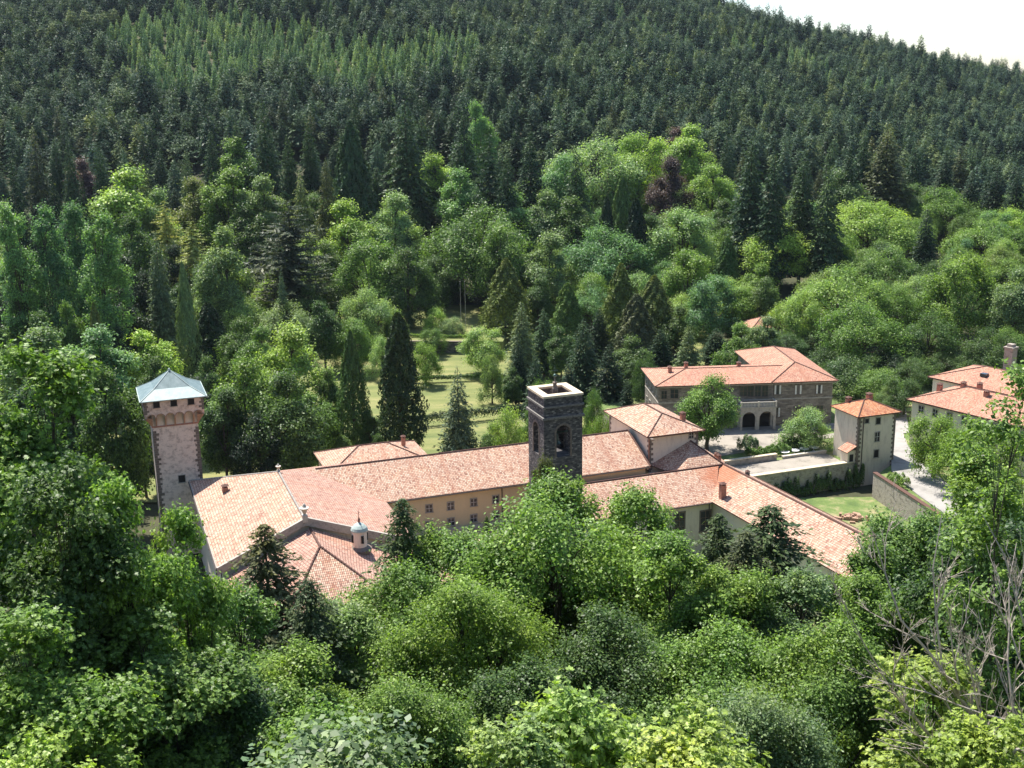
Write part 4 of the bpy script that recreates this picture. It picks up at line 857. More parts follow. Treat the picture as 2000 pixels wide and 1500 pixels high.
PR['P'] = [(*broadleaf(51+k, 20000, .0135, lobes=22, sub=6, Rz=.46, cz=.53, R=.15, low=1.85, cs=1.25, flat=.9), .15) for k in range(2)]                                     # tall oval poplars
PR['F'] = [(*firmass(61+k, 9000, .034, R=(.20, .23, .18)[k], tiers=(14, 11, 15)[k], pw=(.62, .68, .58)[k], deep=.62), .2) for k in range(3)]
PR['N'] = [(*firmass(71+k, 30000, .023, R=(.25, .28)[k], tiers=(14, 12)[k], pw=.62, deep=.80, base=.06, ex=.72, br_=.34), .25) for k in range(2)]                            # near firs
PR['L'] = [(*conifer(81, 18, 18, 14, R=.40, flat=1, droop=.06, wq=.13, zb=.2), .38), (*conifer(82, 20, 16, 12, R=.34, flat=1, droop=.18, wq=.14, zb=.2), .33)]  # cedars
PR['C'] = [(*columnar(91, 14000, .022, R=.12), .12), (*columnar(92, 14000, .024, R=.17, pw=.75, bulge=.25), .16)]
PR['S'] = [(*firmass(101+k, 2600, .055, R=.17, tiers=9, pw=.52, deep=.6, br_=.24), .17) for k in range(2)]                                                                # far firs
PR['E'] = [(*firmass(111, 1300, .068, R=.17, tiers=7, base=.25, pw=.48, deep=.6, br_=.26, mtl='far_dark'), .17), (*firmass(113, 1300, .07, R=.22, tiers=5, base=.3, pw=.40, deep=.45, br_=.3, mtl='far_dark'), .22), (*firmass(112, 800, .07, R=.13, tiers=9, base=.2, pw=.65, mtl='far_pale'), .13)]
NAME = {'B': 'broadleaf_tree', 'G': 'broadleaf_tree', 'U': 'bush', 'O': 'broadleaf_tree', 'K': 'broadleaf_tree', 'H': 'broadleaf_tree', 'P': 'poplar_tree', 'F': 'fir_tree', 'N': 'fir_tree', 'L': 'cedar_tree', 'C': 'cypress_tree', 'S': 'fir_tree'}
TCOL = {  # crown colours (base reflectance)
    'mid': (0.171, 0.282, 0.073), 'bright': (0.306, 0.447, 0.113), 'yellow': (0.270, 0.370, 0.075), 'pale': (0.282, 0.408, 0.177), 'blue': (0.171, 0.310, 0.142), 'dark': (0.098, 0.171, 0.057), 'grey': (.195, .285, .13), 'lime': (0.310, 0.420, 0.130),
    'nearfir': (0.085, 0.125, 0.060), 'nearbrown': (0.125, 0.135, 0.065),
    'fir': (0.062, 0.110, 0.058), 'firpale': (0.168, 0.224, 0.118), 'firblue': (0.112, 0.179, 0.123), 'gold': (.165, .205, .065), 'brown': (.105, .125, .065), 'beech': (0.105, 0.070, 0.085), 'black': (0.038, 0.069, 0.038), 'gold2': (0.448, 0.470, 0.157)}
RND = random.Random(5)
def plant(kind, x, y, z0, H_, rad_, colour, label, cat='tree', group=None, var=None, name=None):
    if var is None:      # the variant whose proportions fit, so that leaves keep their shape
        want = rad_/H_; fit = sorted(range(len(PR[kind])), key=lambda i: abs(math.log(PR[kind][i][2]/want))+RND.uniform(0, .22)); var = fit[0]
    tm, cm, cr = PR[kind][var]
    root = thing(name or NAME[kind], label, cat, (x, y, z0), group); s = rad_/cr; root.scale = (s*RND.uniform(.94, 1.06), s*RND.uniform(.94, 1.06), H_); root.rotation_euler = (0, 0, RND.uniform(0, 6.28))
    for nm, me_ in (('trunk', tm), ('crown', cm)):
        o = bpy.data.objects.new(nm, me_); COL.objects.link(o); o.parent = root
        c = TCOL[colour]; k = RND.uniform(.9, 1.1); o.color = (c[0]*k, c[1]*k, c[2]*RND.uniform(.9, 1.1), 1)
    return root
PLACED = []
def tree_at(kind, px, pytop, D_, wpx, colour, label, group=None, zbase=None, var=None, cat='tree', name=None, minh=3):
    p = at_d(px, pytop, D_); z0 = gz(p.x, p.y) if zbase is None else zbase; H_ = max(minh, p.z-z0); r = wpx*D_/F/2*1.03
    PLACED.append((p.x, p.y, r)); return plant(kind, p.x, p.y, z0, H_, r, colour, label, cat, group, var, name)

# ------------------------------------------------------------------ trees of the park, read off the photograph (px, top py, distance, crown width px)
TREES = [
 # around and behind the abbey
 ('B', 290, 648, 285, 105, 'bright', 'light green round tree directly above the blue grey tower roof'),
 ('B', 62, 640, 245, 165, 'grey', 'grey green tree on the left edge beside the foreground branches'),
 ('B', 178, 640, 262, 140, 'blue', 'bluish green broad tree left of the tower with a light green tree at its right'),
 ('B', 120, 700, 215, 190, 'dark', 'dark green tree in front of the grey green one, left of the tower'),
 ('B', 215, 720, 205, 130, 'dark', 'dark shady tree touching the left side of the tower shaft'),
 ('B', 30, 760, 190, 170, 'dark', 'dark tree low on the left edge behind the foreground leaves'),
 ('B', 562, 632, 262, 175, 'bright', 'large bright yellow green tree right of the corner tower'),
 ('B', 470, 700, 232, 165, 'mid', 'tall round tree rising over the church roof next to the tower'),
 ('B', 560, 735, 224, 165, 'dark', 'dark green lower tree leaning over the church ridge'),
 ('B', 430, 760, 226, 100, 'dark', 'dark narrow tree squeezed between tower and church roof'),
 ('B', 615, 770, 240, 80, 'mid', 'small green tree at the left end of the small hipped roof'),
 ('C', 405, 590, 318, 95, 'black', 'almost black pointed tree beside the stone basin'),
 ('B', 445, 555, 350, 140, 'pale', 'fluffy pale green tree behind the black pointed tree'),
 ('B', 545, 588, 345, 140, 'grey', 'low grey green spreading tree above the bright yellow green one'),
 ('C', 683, 645, 250, 66, 'dark', 'ragged dark column of a conifer with bare lower trunk left of the tallest cypress', 1),
 ('C', 776, 612, 243, 84, 'black', 'tallest dark cypress standing behind the small hipped roof', 0),
 ('F', 893, 712, 236, 92, 'firpale', 'airy olive young cedar behind the long roof in the lawn'),
 ('U', 992, 795, 232, 85, 'bright', 'bright lime green shrub touching the left side of the bell tower', 'shrub'),
 ('U', 1175, 812, 236, 60, 'mid', 'small green shrub behind the roof right of the bell tower', 'shrub'),
 ('B', 942, 640, 322, 92, 'pale', 'round pale green tree in the middle of the lawn'),
 ('B', 720, 560, 352, 120, 'pale', 'pale feathery tree above the tall dark cypress'),
 ('U', 830, 668, 312, 62, 'mid', 'small round bush below the upper lawn terrace', 'shrub'),
 ('U', 745, 655, 318, 62, 'pale', 'small pale bush just left of the tallest cypress top', 'shrub'),
 ('U', 850, 600, 362, 56, 'bright', 'low bright shrub on the upper lawn terrace', 'shrub'),
 ('U', 795, 605, 368, 36, 'grey', 'small grey shrub left of the bright one on the upper lawn', 'shrub'),
 ('C', 988, 505, 362, 88, 'gold', 'golden brown tall conifer right of the flagpoles', 1),
 ('C', 1108, 553, 345, 58, 'dark', 'narrow dark conifer right of the golden brown one', 0),
 ('F', 1018, 585, 305, 85, 'firpale', 'light feathery conifer with long arms in front of the golden brown one'),
 ('F', 1012, 655, 290, 60, 'black', 'small very dark fir in the lawn left of the bell tower top'),
 ('F', 1062, 600, 320, 70, 'fir', 'dark fir between the feathery conifer and the broad fir behind the bell tower'),
 ('F', 1140, 620, 288, 100, 'fir', 'broad dark fir behind the bell tower parapet'),
 ('F', 1190, 665, 280, 90, 'black', 'shaded dark fir right behind the bell tower'),
 ('C', 1213, 515, 345, 82, 'gold', 'left one of two big golden olive thujas', 1),
 ('C', 1278, 538, 340, 92, 'gold', 'right one of two big golden olive thujas', 1),
 ('C', 1243, 575, 330, 70, 'brown', 'brownish conifer between and in front of the two golden thujas', 0),
 ('F', 1345, 635, 300, 75, 'firpale', 'silvery pale young fir behind the left end of the villa roof'),
 ('B', 1447, 635, 290, 92, 'mid', 'round green tree behind the middle of the villa roof'),
 ('B', 1492, 618, 300, 66, 'grey', 'grey green tree touching the orange roofed house in the wood'),
 ('B', 1392, 540, 345, 115, 'blue', 'blue green tree above the silvery young fir'),
 ('C', 1421, 465, 385, 52, 'dark', 'slim dark cypress standing alone between round light trees', 0),
 ('B', 1385, 735, 236, 118, 'mid', 'round full tree in the courtyard in front of the villa', 'tree', 3.5),
 ('U', 1580, 797, 238, 104, 'pale', 'low flat pale tree on the terrace left of the gate tower', 'tree', 3.5),
 ('U', 1832, 806, 218, 108, 'mid', 'bushy green tree between the road and the big salmon roof', 'tree', 3.5),
 ('U', 1885, 828, 208, 120, 'mid', 'second bushy tree right of the road below the salmon roof', 'tree', 3.5),
 ('U', 1945, 838, 200, 140, 'mid', 'third bushy tree right of the road partly behind foreground twigs', 'tree', 3.5),
 ('B', 1735, 755, 262, 60, 'grey', 'small grey green tree behind the orange tower roof', 'tree', 3.5),
 ('B', 1690, 740, 275, 70, 'dark', 'dark shady tree between villa and gate tower'),
 # right hand park trees
 ('B', 1690, 590, 302, 185, 'mid', 'large round tree behind the right end of the villa'),
 ('B', 1640, 520, 338, 180, 'bright', 'wide light green tree above the large one behind the villa'),
 ('B', 1560, 565, 330, 110, 'bright', 'yellow green tree hanging over the house in the wood'),
 ('B', 1882, 500, 330, 150, 'mid', 'big round tree above the salmon roofs at the right'),
 ('B', 1985, 520, 320, 110, 'grey', 'grey green tree on the right edge above the chimney tower'),
 ('B', 1815, 610, 300, 120, 'dark', 'dark tree between two big round trees on the right'),
 ('B', 1940, 640, 290, 120, 'dark', 'dark shady tree behind the stone chimney tower'),
 ('B', 1520, 430, 400, 160, 'bright', 'broad yellow green tree right of the slim lone cypress'),
 ('B', 1700, 390, 430, 200, 'bright', 'widest light yellow green tree on the right slope'),
 ('B', 1620, 440, 400, 120, 'mid', 'green tree left of the widest light tree'),
 ('B', 1735, 480, 375, 130, 'mid', 'green tree under the widest light tree'),
 ('B', 1855, 365, 470, 130, 'mid', 'green domed tree under the dark firs on the right slope'),
 ('B', 1925, 430, 420, 150, 'mid', 'broad green tree near the right edge'),
 ('B', 1985, 405, 450, 100, 'bright', 'light green tree cut by the right edge'),
 ('F', 1812, 405, 398, 72, 'black', 'pointed dark fir standing alone among light green trees on the right'),
 # middle park trees
 ('B', 1335, 410, 402, 150, 'pale', 'pale green round tree right of the group of small dark cypresses'),
 ('B', 1345, 490, 370, 120, 'mid', 'green tree above the golden olive thujas'),
 ('B', 1180, 440, 395, 170, 'blue', 'blue green wide tree in the centre of the park'),
 ('B', 1068, 455, 385, 130, 'grey', 'grey green tree left of the wide blue green one'),
 ('B', 925, 400, 402, 205, 'mid', 'very wide round tree above the flagpoles'),
 ('B', 985, 440, 385, 110, 'mid', 'green tree just right of the very wide round one'),
 ('B', 765, 378, 425, 120, 'pale', 'pale tree left of the very wide round tree'),
 ('B', 680, 395, 415, 135, 'bright', 'light yellow green tree right of the broad dark cedar'),
 ('B', 722, 470, 375, 135, 'mid', 'dense green tree under the light yellow green one'),
 ('B', 795, 480, 372, 110, 'dark', 'dark green tree with a dense crown left of the flagpoles'),
 ('B', 850, 298, 480, 95, 'bright', 'bright light tree on the edge of the dark fir slope'),
 ('B', 1170, 268, 490, 200, 'pale', 'highest large pale green tree in the centre'),
 ('B', 1095, 300, 465, 110, 'blue', 'bluish tree left of the highest large pale green tree'),
 ('B', 1250, 262, 500, 130, 'bright', 'light green crown right of the highest large pale green tree'),
 ('B', 1345, 245, 515, 90, 'bright', 'light green tree behind the small purple tree'),
 ('B', 1395, 318, 465, 105, 'bright', 'light green tree right of the large purple beech'),
 ('B', 1060, 375, 430, 110, 'grey', 'brownish green tree below the bluish tree in the centre'),
 ('B', 1120, 385, 425, 90, 'dark', 'dark green tree below the dark fir in the centre'),
 ('F', 1125, 280, 435, 82, 'fir', 'dark pointed fir in front of the highest large pale green tree'),
 ('B', 1310, 308, 462, 100, 'beech', 'large purple leaved beech in the middle of the slope'),
 ('B', 1326, 250, 535, 62, 'beech', 'small dark purple tree above the large purple beech'),
 ('C', 1215, 345, 425, 50, 'dark', 'left small dark cypress in the group under the purple beech', 0),
 ('C', 1243, 388, 405, 55, 'black', 'right and darkest small cypress in the group under the purple beech', 0),
 ('C', 1185, 385, 410, 40, 'black', 'short dark cypress at the left end of the group under the purple beech', 0),
 ('F', 1470, 255, 405, 110, 'fir', 'tallest of the big dark firs right of the purple beech'),
 ('F', 1515, 285, 395, 105, 'fir', 'second big dark fir, just right of the tallest'),
 ('F', 1572, 290, 400, 105, 'fir', 'third big dark fir with a broad top'),
 ('F', 1620, 320, 392, 90, 'fir', 'fourth and rightmost of the big dark firs'),
 ('F', 1735, 250, 480, 130, 'brown', 'broad brownish dark fir above the widest light tree'),
 ('B', 1655, 330, 470, 100, 'grey', 'grey green tree between the big dark firs and the brownish one'),
 # left park trees
 ('L', 562, 392, 372, 175, 'brown', 'broad dark brownish cedar in the left part of the park', 0),
 ('B', 385, 348, 440, 90, 'gold', 'yellowish green tree in the left part of the park'),
 ('L', 320, 392, 400, 80, 'gold2', 'flat topped pale yellow cedar at the left', 1),
 ('L', 372, 432, 385, 90, 'gold2', 'flat topped yellow cedar in front of the pale yellow one', 1),
 ('B', 440, 330, 430, 105, 'mid', 'round grey green tree with dark underside at the left'),
 ('B', 462, 272, 480, 95, 'mid', 'fresh green round tree against the dark firs at the left'),
 ('F', 362, 285, 450, 62, 'firpale', 'silvery pale fir left of the fresh green round tree'),
 ('F', 240, 285, 450, 60, 'firblue', 'bluish slim fir above the big light green tree'),
 ('F', 278, 315, 440, 60, 'firpale', 'pale slim conifer right of the bluish slim fir'),
 ('B', 235, 330, 410, 150, 'bright', 'big light green tree behind the small black fir on the left'),
 ('B', 300, 370, 412, 80, 'pale', 'pale green tree right of the big light green one on the left'),
 ('B', 158, 310, 470, 70, 'beech', 'purple leaved tree peeping over the light green one on the left'),
 ('F', 157, 340, 385, 66, 'black', 'small black fir in front of the big light green tree on the left'),
 ('P', 18, 395, 300, 90, 'blue', 'tall blue green tree with oval crown cut by the left edge'),
 ('P', 85, 402, 306, 82, 'blue', 'tall blue green tree next to the one cut by the left edge'),
 ('P', 140, 398, 318, 78, 'blue', 'tall oval blue green tree, third from the left edge'),
 ('P', 192, 415, 300, 92, 'blue', 'tall oval blue green tree standing furthest right in its row'),
 ('B', 260, 420, 372, 95, 'dark', 'dark tree behind the row of tall blue green trees'),
 ('F', 302, 445, 335, 85, 'firpale', 'tall feathery light green conifer with a visible trunk line'),
 ('C', 355, 513, 312, 44, 'grey', 'small grey pointed conifer right of the feathery light one', 1),
 ('B', 430, 445, 352, 100, 'grey', 'grey green loose tree left of the broad dark cedar'),
 ('B', 505, 345, 430, 90, 'grey', 'dull green tree above the broad dark cedar'),
 ('F', 548, 525, 346, 44, 'firblue', 'little bluish conifer under the broad dark cedar'),
 ('F', 585, 335, 432, 70, 'firpale', 'pale pointed conifer above the broad dark cedar to the right'),
 ('F', 635, 305, 425, 70, 'brown', 'thin brownish conifer with open branches'),
 ('F', 65, 252, 410, 105, 'brown', 'big dark fir near the left edge above the blue green trees'),
 ('F', 20, 300, 400, 80, 'fir', 'dark fir cut by the left edge above the blue green trees'),
 ('F', 512, 190, 455, 90, 'fir', 'big dark cone shaped fir left of centre'),
 ('C', 683, 238, 440, 95, 'fir', 'dark dense rounded conifer between the two big cone shaped firs', 1),
 ('F', 790, 185, 460, 120, 'fir', 'very broad dark fir in the centre left of the slope'),
 ('F', 905, 205, 462, 100, 'fir', 'dark fir right of the very broad one'),
 ('L', 955, 260, 440, 95, 'fir', 'dark spreading fir with flat branches above the very wide round tree', 1),
 ('F', 1035, 245, 450, 90, 'fir', 'dark fir left of the highest large pale green tree'),
 ('F', 990, 290, 430, 80, 'fir', 'small dark fir in front of the spreading one'),
 ('B', 935, 200, 520, 60, 'blue', 'blue green tree showing between dark firs in the centre'),
 ('C', 182, 592, 282, 50, 'gold', 'small golden pointed conifer below the tall blue green trees', 1),
 ('B', 135, 592, 290, 60, 'mid', 'small dark green round tree beside the small golden conifer'),
 ('U', 260, 610, 330, 40, 'mid', 'little round shrub left of the stone basin', 'shrub'),
 ('B', 45, 580, 300, 80, 'dark', 'dark undergrowth tree beneath the blue green trees at the left edge'),
 ('B', 630, 590, 330, 70, 'dark', 'dark tree in the shade under the broad dark cedar'),
]
for t in TREES:
    k, px, py, D_, wp, c, lab = t[:7]; cat, zb, var = 'tree', None, None
    for e in t[7:]:
        if isinstance(e, str): cat = e
        elif isinstance(e, float): zb = e
        else: var = e
    tree_at(k, px, py, D_, wp, c, lab, zbase=zb, var=var, cat=cat, name='shrub' if cat == 'shrub' else None, minh=3.5)

# ------------------------------------------------------------------ trees that fill the park and the woods (nothing tells them apart)
def clear(x, y, r, kk=.8): return all((x-a)**2+(y-b_)**2 > (kk*(r+c_))**2 for a, b_, c_ in PLACED)
def pix(x, y, z):
    v = Vector((x, y, z-CH)); a = v.dot(_R)/v.dot(_f); b_ = v.dot(_U)/v.dot(_f); return 1000+a*F, 750-b_*F
rw = random.Random(77); n_ = 0
for _ in range(4000):
    if n_ >= 120: break
    y = rw.uniform(330, 505); x = rw.uniform(-.47, .47)*y
    r = rw.uniform(6.5, 9.5); px, py = pix(x, y, gz(x, y)+12)
    if 620 < px < 1120 and y < 400: continue
    if px < 800 and y > 470: continue
    if y < 345 and px > 250: continue
    if clear(x, y, r, .60):
        PLACED.append((x, y, r)); n_ += 1; cc_ = rw.choice(['mid', 'mid', 'pale', 'bright', 'blue', 'dark', 'grey']); adj = {'mid': 'plain green', 'pale': 'pale green', 'bright': 'light green', 'blue': 'blue green', 'dark': 'dark green', 'grey': 'grey green'}[cc_]
        plant('B', x, y, gz(x, y), rw.uniform(13, 18), r, cc_, f'round {adj} park tree crowded among others at the foot of the dark forest', group=f'{adj} park trees at the foot of the forest')
n_ = 0; rw = random.Random(79)
for _ in range(20000):
    if n_ >= 300: break
    y = 395+250*rw.random()**1.2; x = rw.uniform(-.47, .47)*y; r = rw.uniform(3.0, 4.9)
    px, py = pix(x, y, gz(x, y)+12)
    if px > 800 and y < 445: continue
    if px > 1500 and y < 480: continue
    if 1020 < px < 1400 and y < 505: continue
    if 120 < px < 450 and y < 440: continue
    if clear(x, y, r, .66):
        PLACED.append((x, y, r)); n_ += 1
        plant('F' if y < 520 else 'S', x, y, gz(x, y), rw.uniform(16, 29), r*rw.uniform(1.1, 1.7), rw.choice(['fir', 'fir', 'fir', 'black', 'firblue', 'brown']), 'tall dark fir in the dense forest on the lower slope', group='dark firs on the lower slope')

# ------------------------------------------------------------------ the far forest: two masses of instanced firs
def forest(name, label, pts, sc, proto, mtl_obj):
    me_ = bpy.data.meshes.new(name); me_.from_pydata(pts, [], []); at_ = me_.attributes.new('size', 'FLOAT_VECTOR', 'POINT'); at_.data.foreach_set('vector', np.array(sc, np.float32).ravel())
    o = bpy.data.objects.new(name, me_); COL.objects.link(o); tag(o, label, 'forest'); o['kind'] = 'stuff'
    ng = bpy.data.node_groups.new(name, 'GeometryNodeTree'); ng.interface.new_socket('Geometry', in_out='INPUT', socket_type='NodeSocketGeometry'); ng.interface.new_socket('Geometry', in_out='OUTPUT', socket_type='NodeSocketGeometry')
    gi = ng.nodes.new('NodeGroupInput'); goo = ng.nodes.new('NodeGroupOutput'); ip = ng.nodes.new('GeometryNodeInstanceOnPoints'); oi = ng.nodes.new('GeometryNodeObjectInfo')
    oi.inputs[0].default_value = proto; oi.inputs['As Instance'].default_value = True; oi.transform_space = 'ORIGINAL'
    na = ng.nodes.new('GeometryNodeInputNamedAttribute'); na.data_type = 'FLOAT_VECTOR'; na.inputs[0].default_value = 'size'
    rv = ng.nodes.new('FunctionNodeRandomValue'); rv.data_type = 'FLOAT_VECTOR'; rv.inputs[0].default_value = (-.03, -.03, 0); rv.inputs[1].default_value = (.03, .03, 6.28)
    l = ng.links.new; l(gi.outputs[0], ip.inputs['Points']); l(oi.outputs['Geometry'], ip.inputs['Instance']); l(na.outputs[0], ip.inputs['Scale']); l(rv.outputs[0], ip.inputs['Rotation']); l(ip.outputs[0], goo.inputs[0])
    md = o.modifiers.new('forest', 'NODES'); md.node_group = ng; return o
def far_proto(k, label, x, y):
    tm, cm, _c = PR['E'][k]; root = thing('fir_tree', label, 'tree', (x, y, gz(x, y))); s = 24; root.scale = (s, s, 24)
    for nm, me_ in (('trunk', tm), ('crown', cm)):
        o = bpy.data.objects.new(nm, me_); COL.objects.link(o); o.parent = root
    return o
rw = random.Random(99); dark, dsz, pale, psz, mixed, msz = [], [], [], [], [], []
y = 560.0
while y < 1330:
    sp = 7.0+ (y-560)*.003; x = -.50*y
    while x < .50*y:
        xx = x+rw.uniform(-.48, .48)*sp; yy = y+rw.uniform(-.48, .48)*sp; x += sp
        if yy < 660 and not clear(xx, yy, 3.2, .55): continue
        z = gz(xx, yy); px, py = pix(xx, yy, z)
        if py < -90: continue
        lx = 200+ (250-py)*.2; topy = 45+.095*(px-200)+18*sin(px*.011)
        # the pale plantation and some pale bands
        inpale = (lx+25*sin(py*.05) < px < 900+.3*(250-py)) and topy+8*sin(px*.05) < py < 205+20*sin(px*.02)
        band = abs(py-(60+(px-1200)*.27)-14*sin(px*.02)) < 11+6*sin(px*.013) and 1180 < px < 1750
        if inpale or (band and rw.random() < .75) or rw.random() < .02:
            hh = rw.uniform(12, 21); pale.append((xx, yy, z)); psz.append((rw.uniform(17, 25),)*2+(hh,))
        else:
            cl_ = 1+.22*sin(xx*.045+2*sin(yy*.02))*sin(yy*.06+xx*.01); hh = rw.uniform(13, 26)*cl_; s_ = rw.uniform(22, 36)
            if rw.random() < .05: continue
            g_ = sin(xx*.021+1.3*sin(yy*.017)+.7)*sin(yy*.031+.6*sin(xx*.013)); big = rw.random() < .06
            if rw.random() < .16+.5*max(0, g_): mixed.append((xx, yy, z)); msz.append((s_*.95, s_*.95, hh*rw.uniform(.62, .95)))
            else: dark.append((xx, yy, z)); dsz.append((s_*(1.25 if big else 1), s_*(1.25 if big else 1), hh*(1.35 if big else 1)))
    y += sp*.95
p3 = at_d(900, 120, 705); forest('mixed_forest', 'broader rounder dark trees scattered through the fir forest on the hillside', mixed, msz, far_proto(1, 'broad rounded dark tree inside the far fir forest near the centre', p3.x, p3.y), None)
p1 = at_d(300, 100, 700); p2 = at_d(1300, 130, 700)
forest('dark_forest', 'dense dark fir forest covering the far hillside up to the skyline', dark, dsz, far_proto(0, 'dark fir at the near edge of the far forest right of centre', p2.x, p2.y), None)
forest('pale_plantation', 'pale green plantation of slender conifers on the upper left of the hillside', pale, psz, far_proto(2, 'pale slender conifer inside the lighter plantation at the upper left', p1.x, p1.y), None)
print('forest', len(dark), len(pale), 'placed', len(PLACED))

# ------------------------------------------------------------------ dense filling of the park's shady parts
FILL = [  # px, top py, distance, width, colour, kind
 (1655, 700, 280, 110, 'dark', 'U'), (1715, 720, 272, 100, 'mid', 'U'), (1770, 735, 262, 80, 'dark', 'U'), (1625, 680, 300, 100, 'dark', 'U'), (1690, 690, 292, 110, 'dark', 'U'), (1745, 690, 292, 90, 'black', 'U'), (1800, 700, 290, 100, 'dark', 'U'),  # dark bushes added here for the deep shadow right of the villa roof
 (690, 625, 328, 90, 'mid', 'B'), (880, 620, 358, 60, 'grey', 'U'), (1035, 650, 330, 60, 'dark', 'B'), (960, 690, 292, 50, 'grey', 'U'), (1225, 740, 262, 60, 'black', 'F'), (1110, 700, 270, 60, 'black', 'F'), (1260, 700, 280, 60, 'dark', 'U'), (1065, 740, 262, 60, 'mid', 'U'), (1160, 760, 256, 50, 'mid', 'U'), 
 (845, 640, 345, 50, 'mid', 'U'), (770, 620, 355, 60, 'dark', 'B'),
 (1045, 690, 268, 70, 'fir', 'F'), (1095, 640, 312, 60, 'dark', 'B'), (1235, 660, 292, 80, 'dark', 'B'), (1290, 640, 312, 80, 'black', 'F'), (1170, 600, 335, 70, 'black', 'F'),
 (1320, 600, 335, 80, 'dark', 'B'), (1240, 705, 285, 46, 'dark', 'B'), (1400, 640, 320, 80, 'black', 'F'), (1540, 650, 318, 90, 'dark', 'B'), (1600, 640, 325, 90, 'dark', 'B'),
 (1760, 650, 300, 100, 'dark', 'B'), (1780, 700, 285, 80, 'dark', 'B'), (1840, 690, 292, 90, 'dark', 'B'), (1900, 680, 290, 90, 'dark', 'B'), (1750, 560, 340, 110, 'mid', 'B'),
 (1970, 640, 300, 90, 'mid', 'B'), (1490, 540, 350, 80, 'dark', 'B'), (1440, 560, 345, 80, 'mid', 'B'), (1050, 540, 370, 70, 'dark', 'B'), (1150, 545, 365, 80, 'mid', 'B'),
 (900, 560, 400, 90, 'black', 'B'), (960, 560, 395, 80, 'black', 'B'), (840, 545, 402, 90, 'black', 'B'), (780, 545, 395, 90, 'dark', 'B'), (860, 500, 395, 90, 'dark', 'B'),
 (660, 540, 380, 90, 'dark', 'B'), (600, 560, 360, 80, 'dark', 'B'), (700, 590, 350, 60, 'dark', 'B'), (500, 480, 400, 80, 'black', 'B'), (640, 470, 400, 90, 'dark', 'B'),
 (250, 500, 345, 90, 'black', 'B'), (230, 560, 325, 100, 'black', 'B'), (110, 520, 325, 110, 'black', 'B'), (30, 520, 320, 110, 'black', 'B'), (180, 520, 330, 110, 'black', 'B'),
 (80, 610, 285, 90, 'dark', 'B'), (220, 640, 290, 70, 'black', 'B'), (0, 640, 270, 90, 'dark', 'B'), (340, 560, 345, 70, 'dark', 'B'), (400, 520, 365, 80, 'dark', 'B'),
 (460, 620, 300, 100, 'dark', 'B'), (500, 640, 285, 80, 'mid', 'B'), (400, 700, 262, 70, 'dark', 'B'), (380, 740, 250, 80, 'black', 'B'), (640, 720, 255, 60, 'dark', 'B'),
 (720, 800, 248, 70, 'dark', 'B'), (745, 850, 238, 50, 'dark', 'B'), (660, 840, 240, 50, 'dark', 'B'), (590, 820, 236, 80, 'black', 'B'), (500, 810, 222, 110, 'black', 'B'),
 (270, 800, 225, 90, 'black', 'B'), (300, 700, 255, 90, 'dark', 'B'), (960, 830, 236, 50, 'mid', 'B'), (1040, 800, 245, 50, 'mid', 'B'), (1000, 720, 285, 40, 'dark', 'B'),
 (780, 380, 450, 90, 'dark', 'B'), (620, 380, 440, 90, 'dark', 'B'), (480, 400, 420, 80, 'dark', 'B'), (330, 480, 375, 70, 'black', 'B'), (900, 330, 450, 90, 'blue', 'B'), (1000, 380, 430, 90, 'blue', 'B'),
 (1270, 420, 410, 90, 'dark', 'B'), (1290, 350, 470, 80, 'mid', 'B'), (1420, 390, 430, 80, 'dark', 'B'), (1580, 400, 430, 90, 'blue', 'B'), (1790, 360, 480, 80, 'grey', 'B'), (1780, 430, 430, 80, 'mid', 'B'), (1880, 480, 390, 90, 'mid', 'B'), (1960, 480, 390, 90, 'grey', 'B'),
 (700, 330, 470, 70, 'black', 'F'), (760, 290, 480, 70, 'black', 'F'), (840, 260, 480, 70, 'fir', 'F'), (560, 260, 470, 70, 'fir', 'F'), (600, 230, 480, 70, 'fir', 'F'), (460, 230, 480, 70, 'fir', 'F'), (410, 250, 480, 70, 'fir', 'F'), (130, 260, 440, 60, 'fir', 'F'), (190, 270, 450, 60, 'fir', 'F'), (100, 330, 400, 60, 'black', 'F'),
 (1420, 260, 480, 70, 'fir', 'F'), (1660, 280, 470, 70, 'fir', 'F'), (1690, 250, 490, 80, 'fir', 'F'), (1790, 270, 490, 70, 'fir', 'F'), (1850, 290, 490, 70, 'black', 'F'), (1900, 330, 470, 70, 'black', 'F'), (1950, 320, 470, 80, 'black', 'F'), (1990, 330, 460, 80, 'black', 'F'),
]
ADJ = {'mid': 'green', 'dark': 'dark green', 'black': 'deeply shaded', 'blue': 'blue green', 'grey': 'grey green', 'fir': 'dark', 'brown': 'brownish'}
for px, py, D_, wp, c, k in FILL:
    nm = {'B': 'tree', 'F': 'fir', 'U': 'bush'}[k]; tree_at(k, px, py, D_, wp, c, f'{ADJ[c]} {nm} half hidden among the taller park trees', group=f'{ADJ[c]} {nm}{"es" if nm == "bush" else "s"} half hidden in the park', minh=4, cat='bush' if k == 'U' else 'tree')

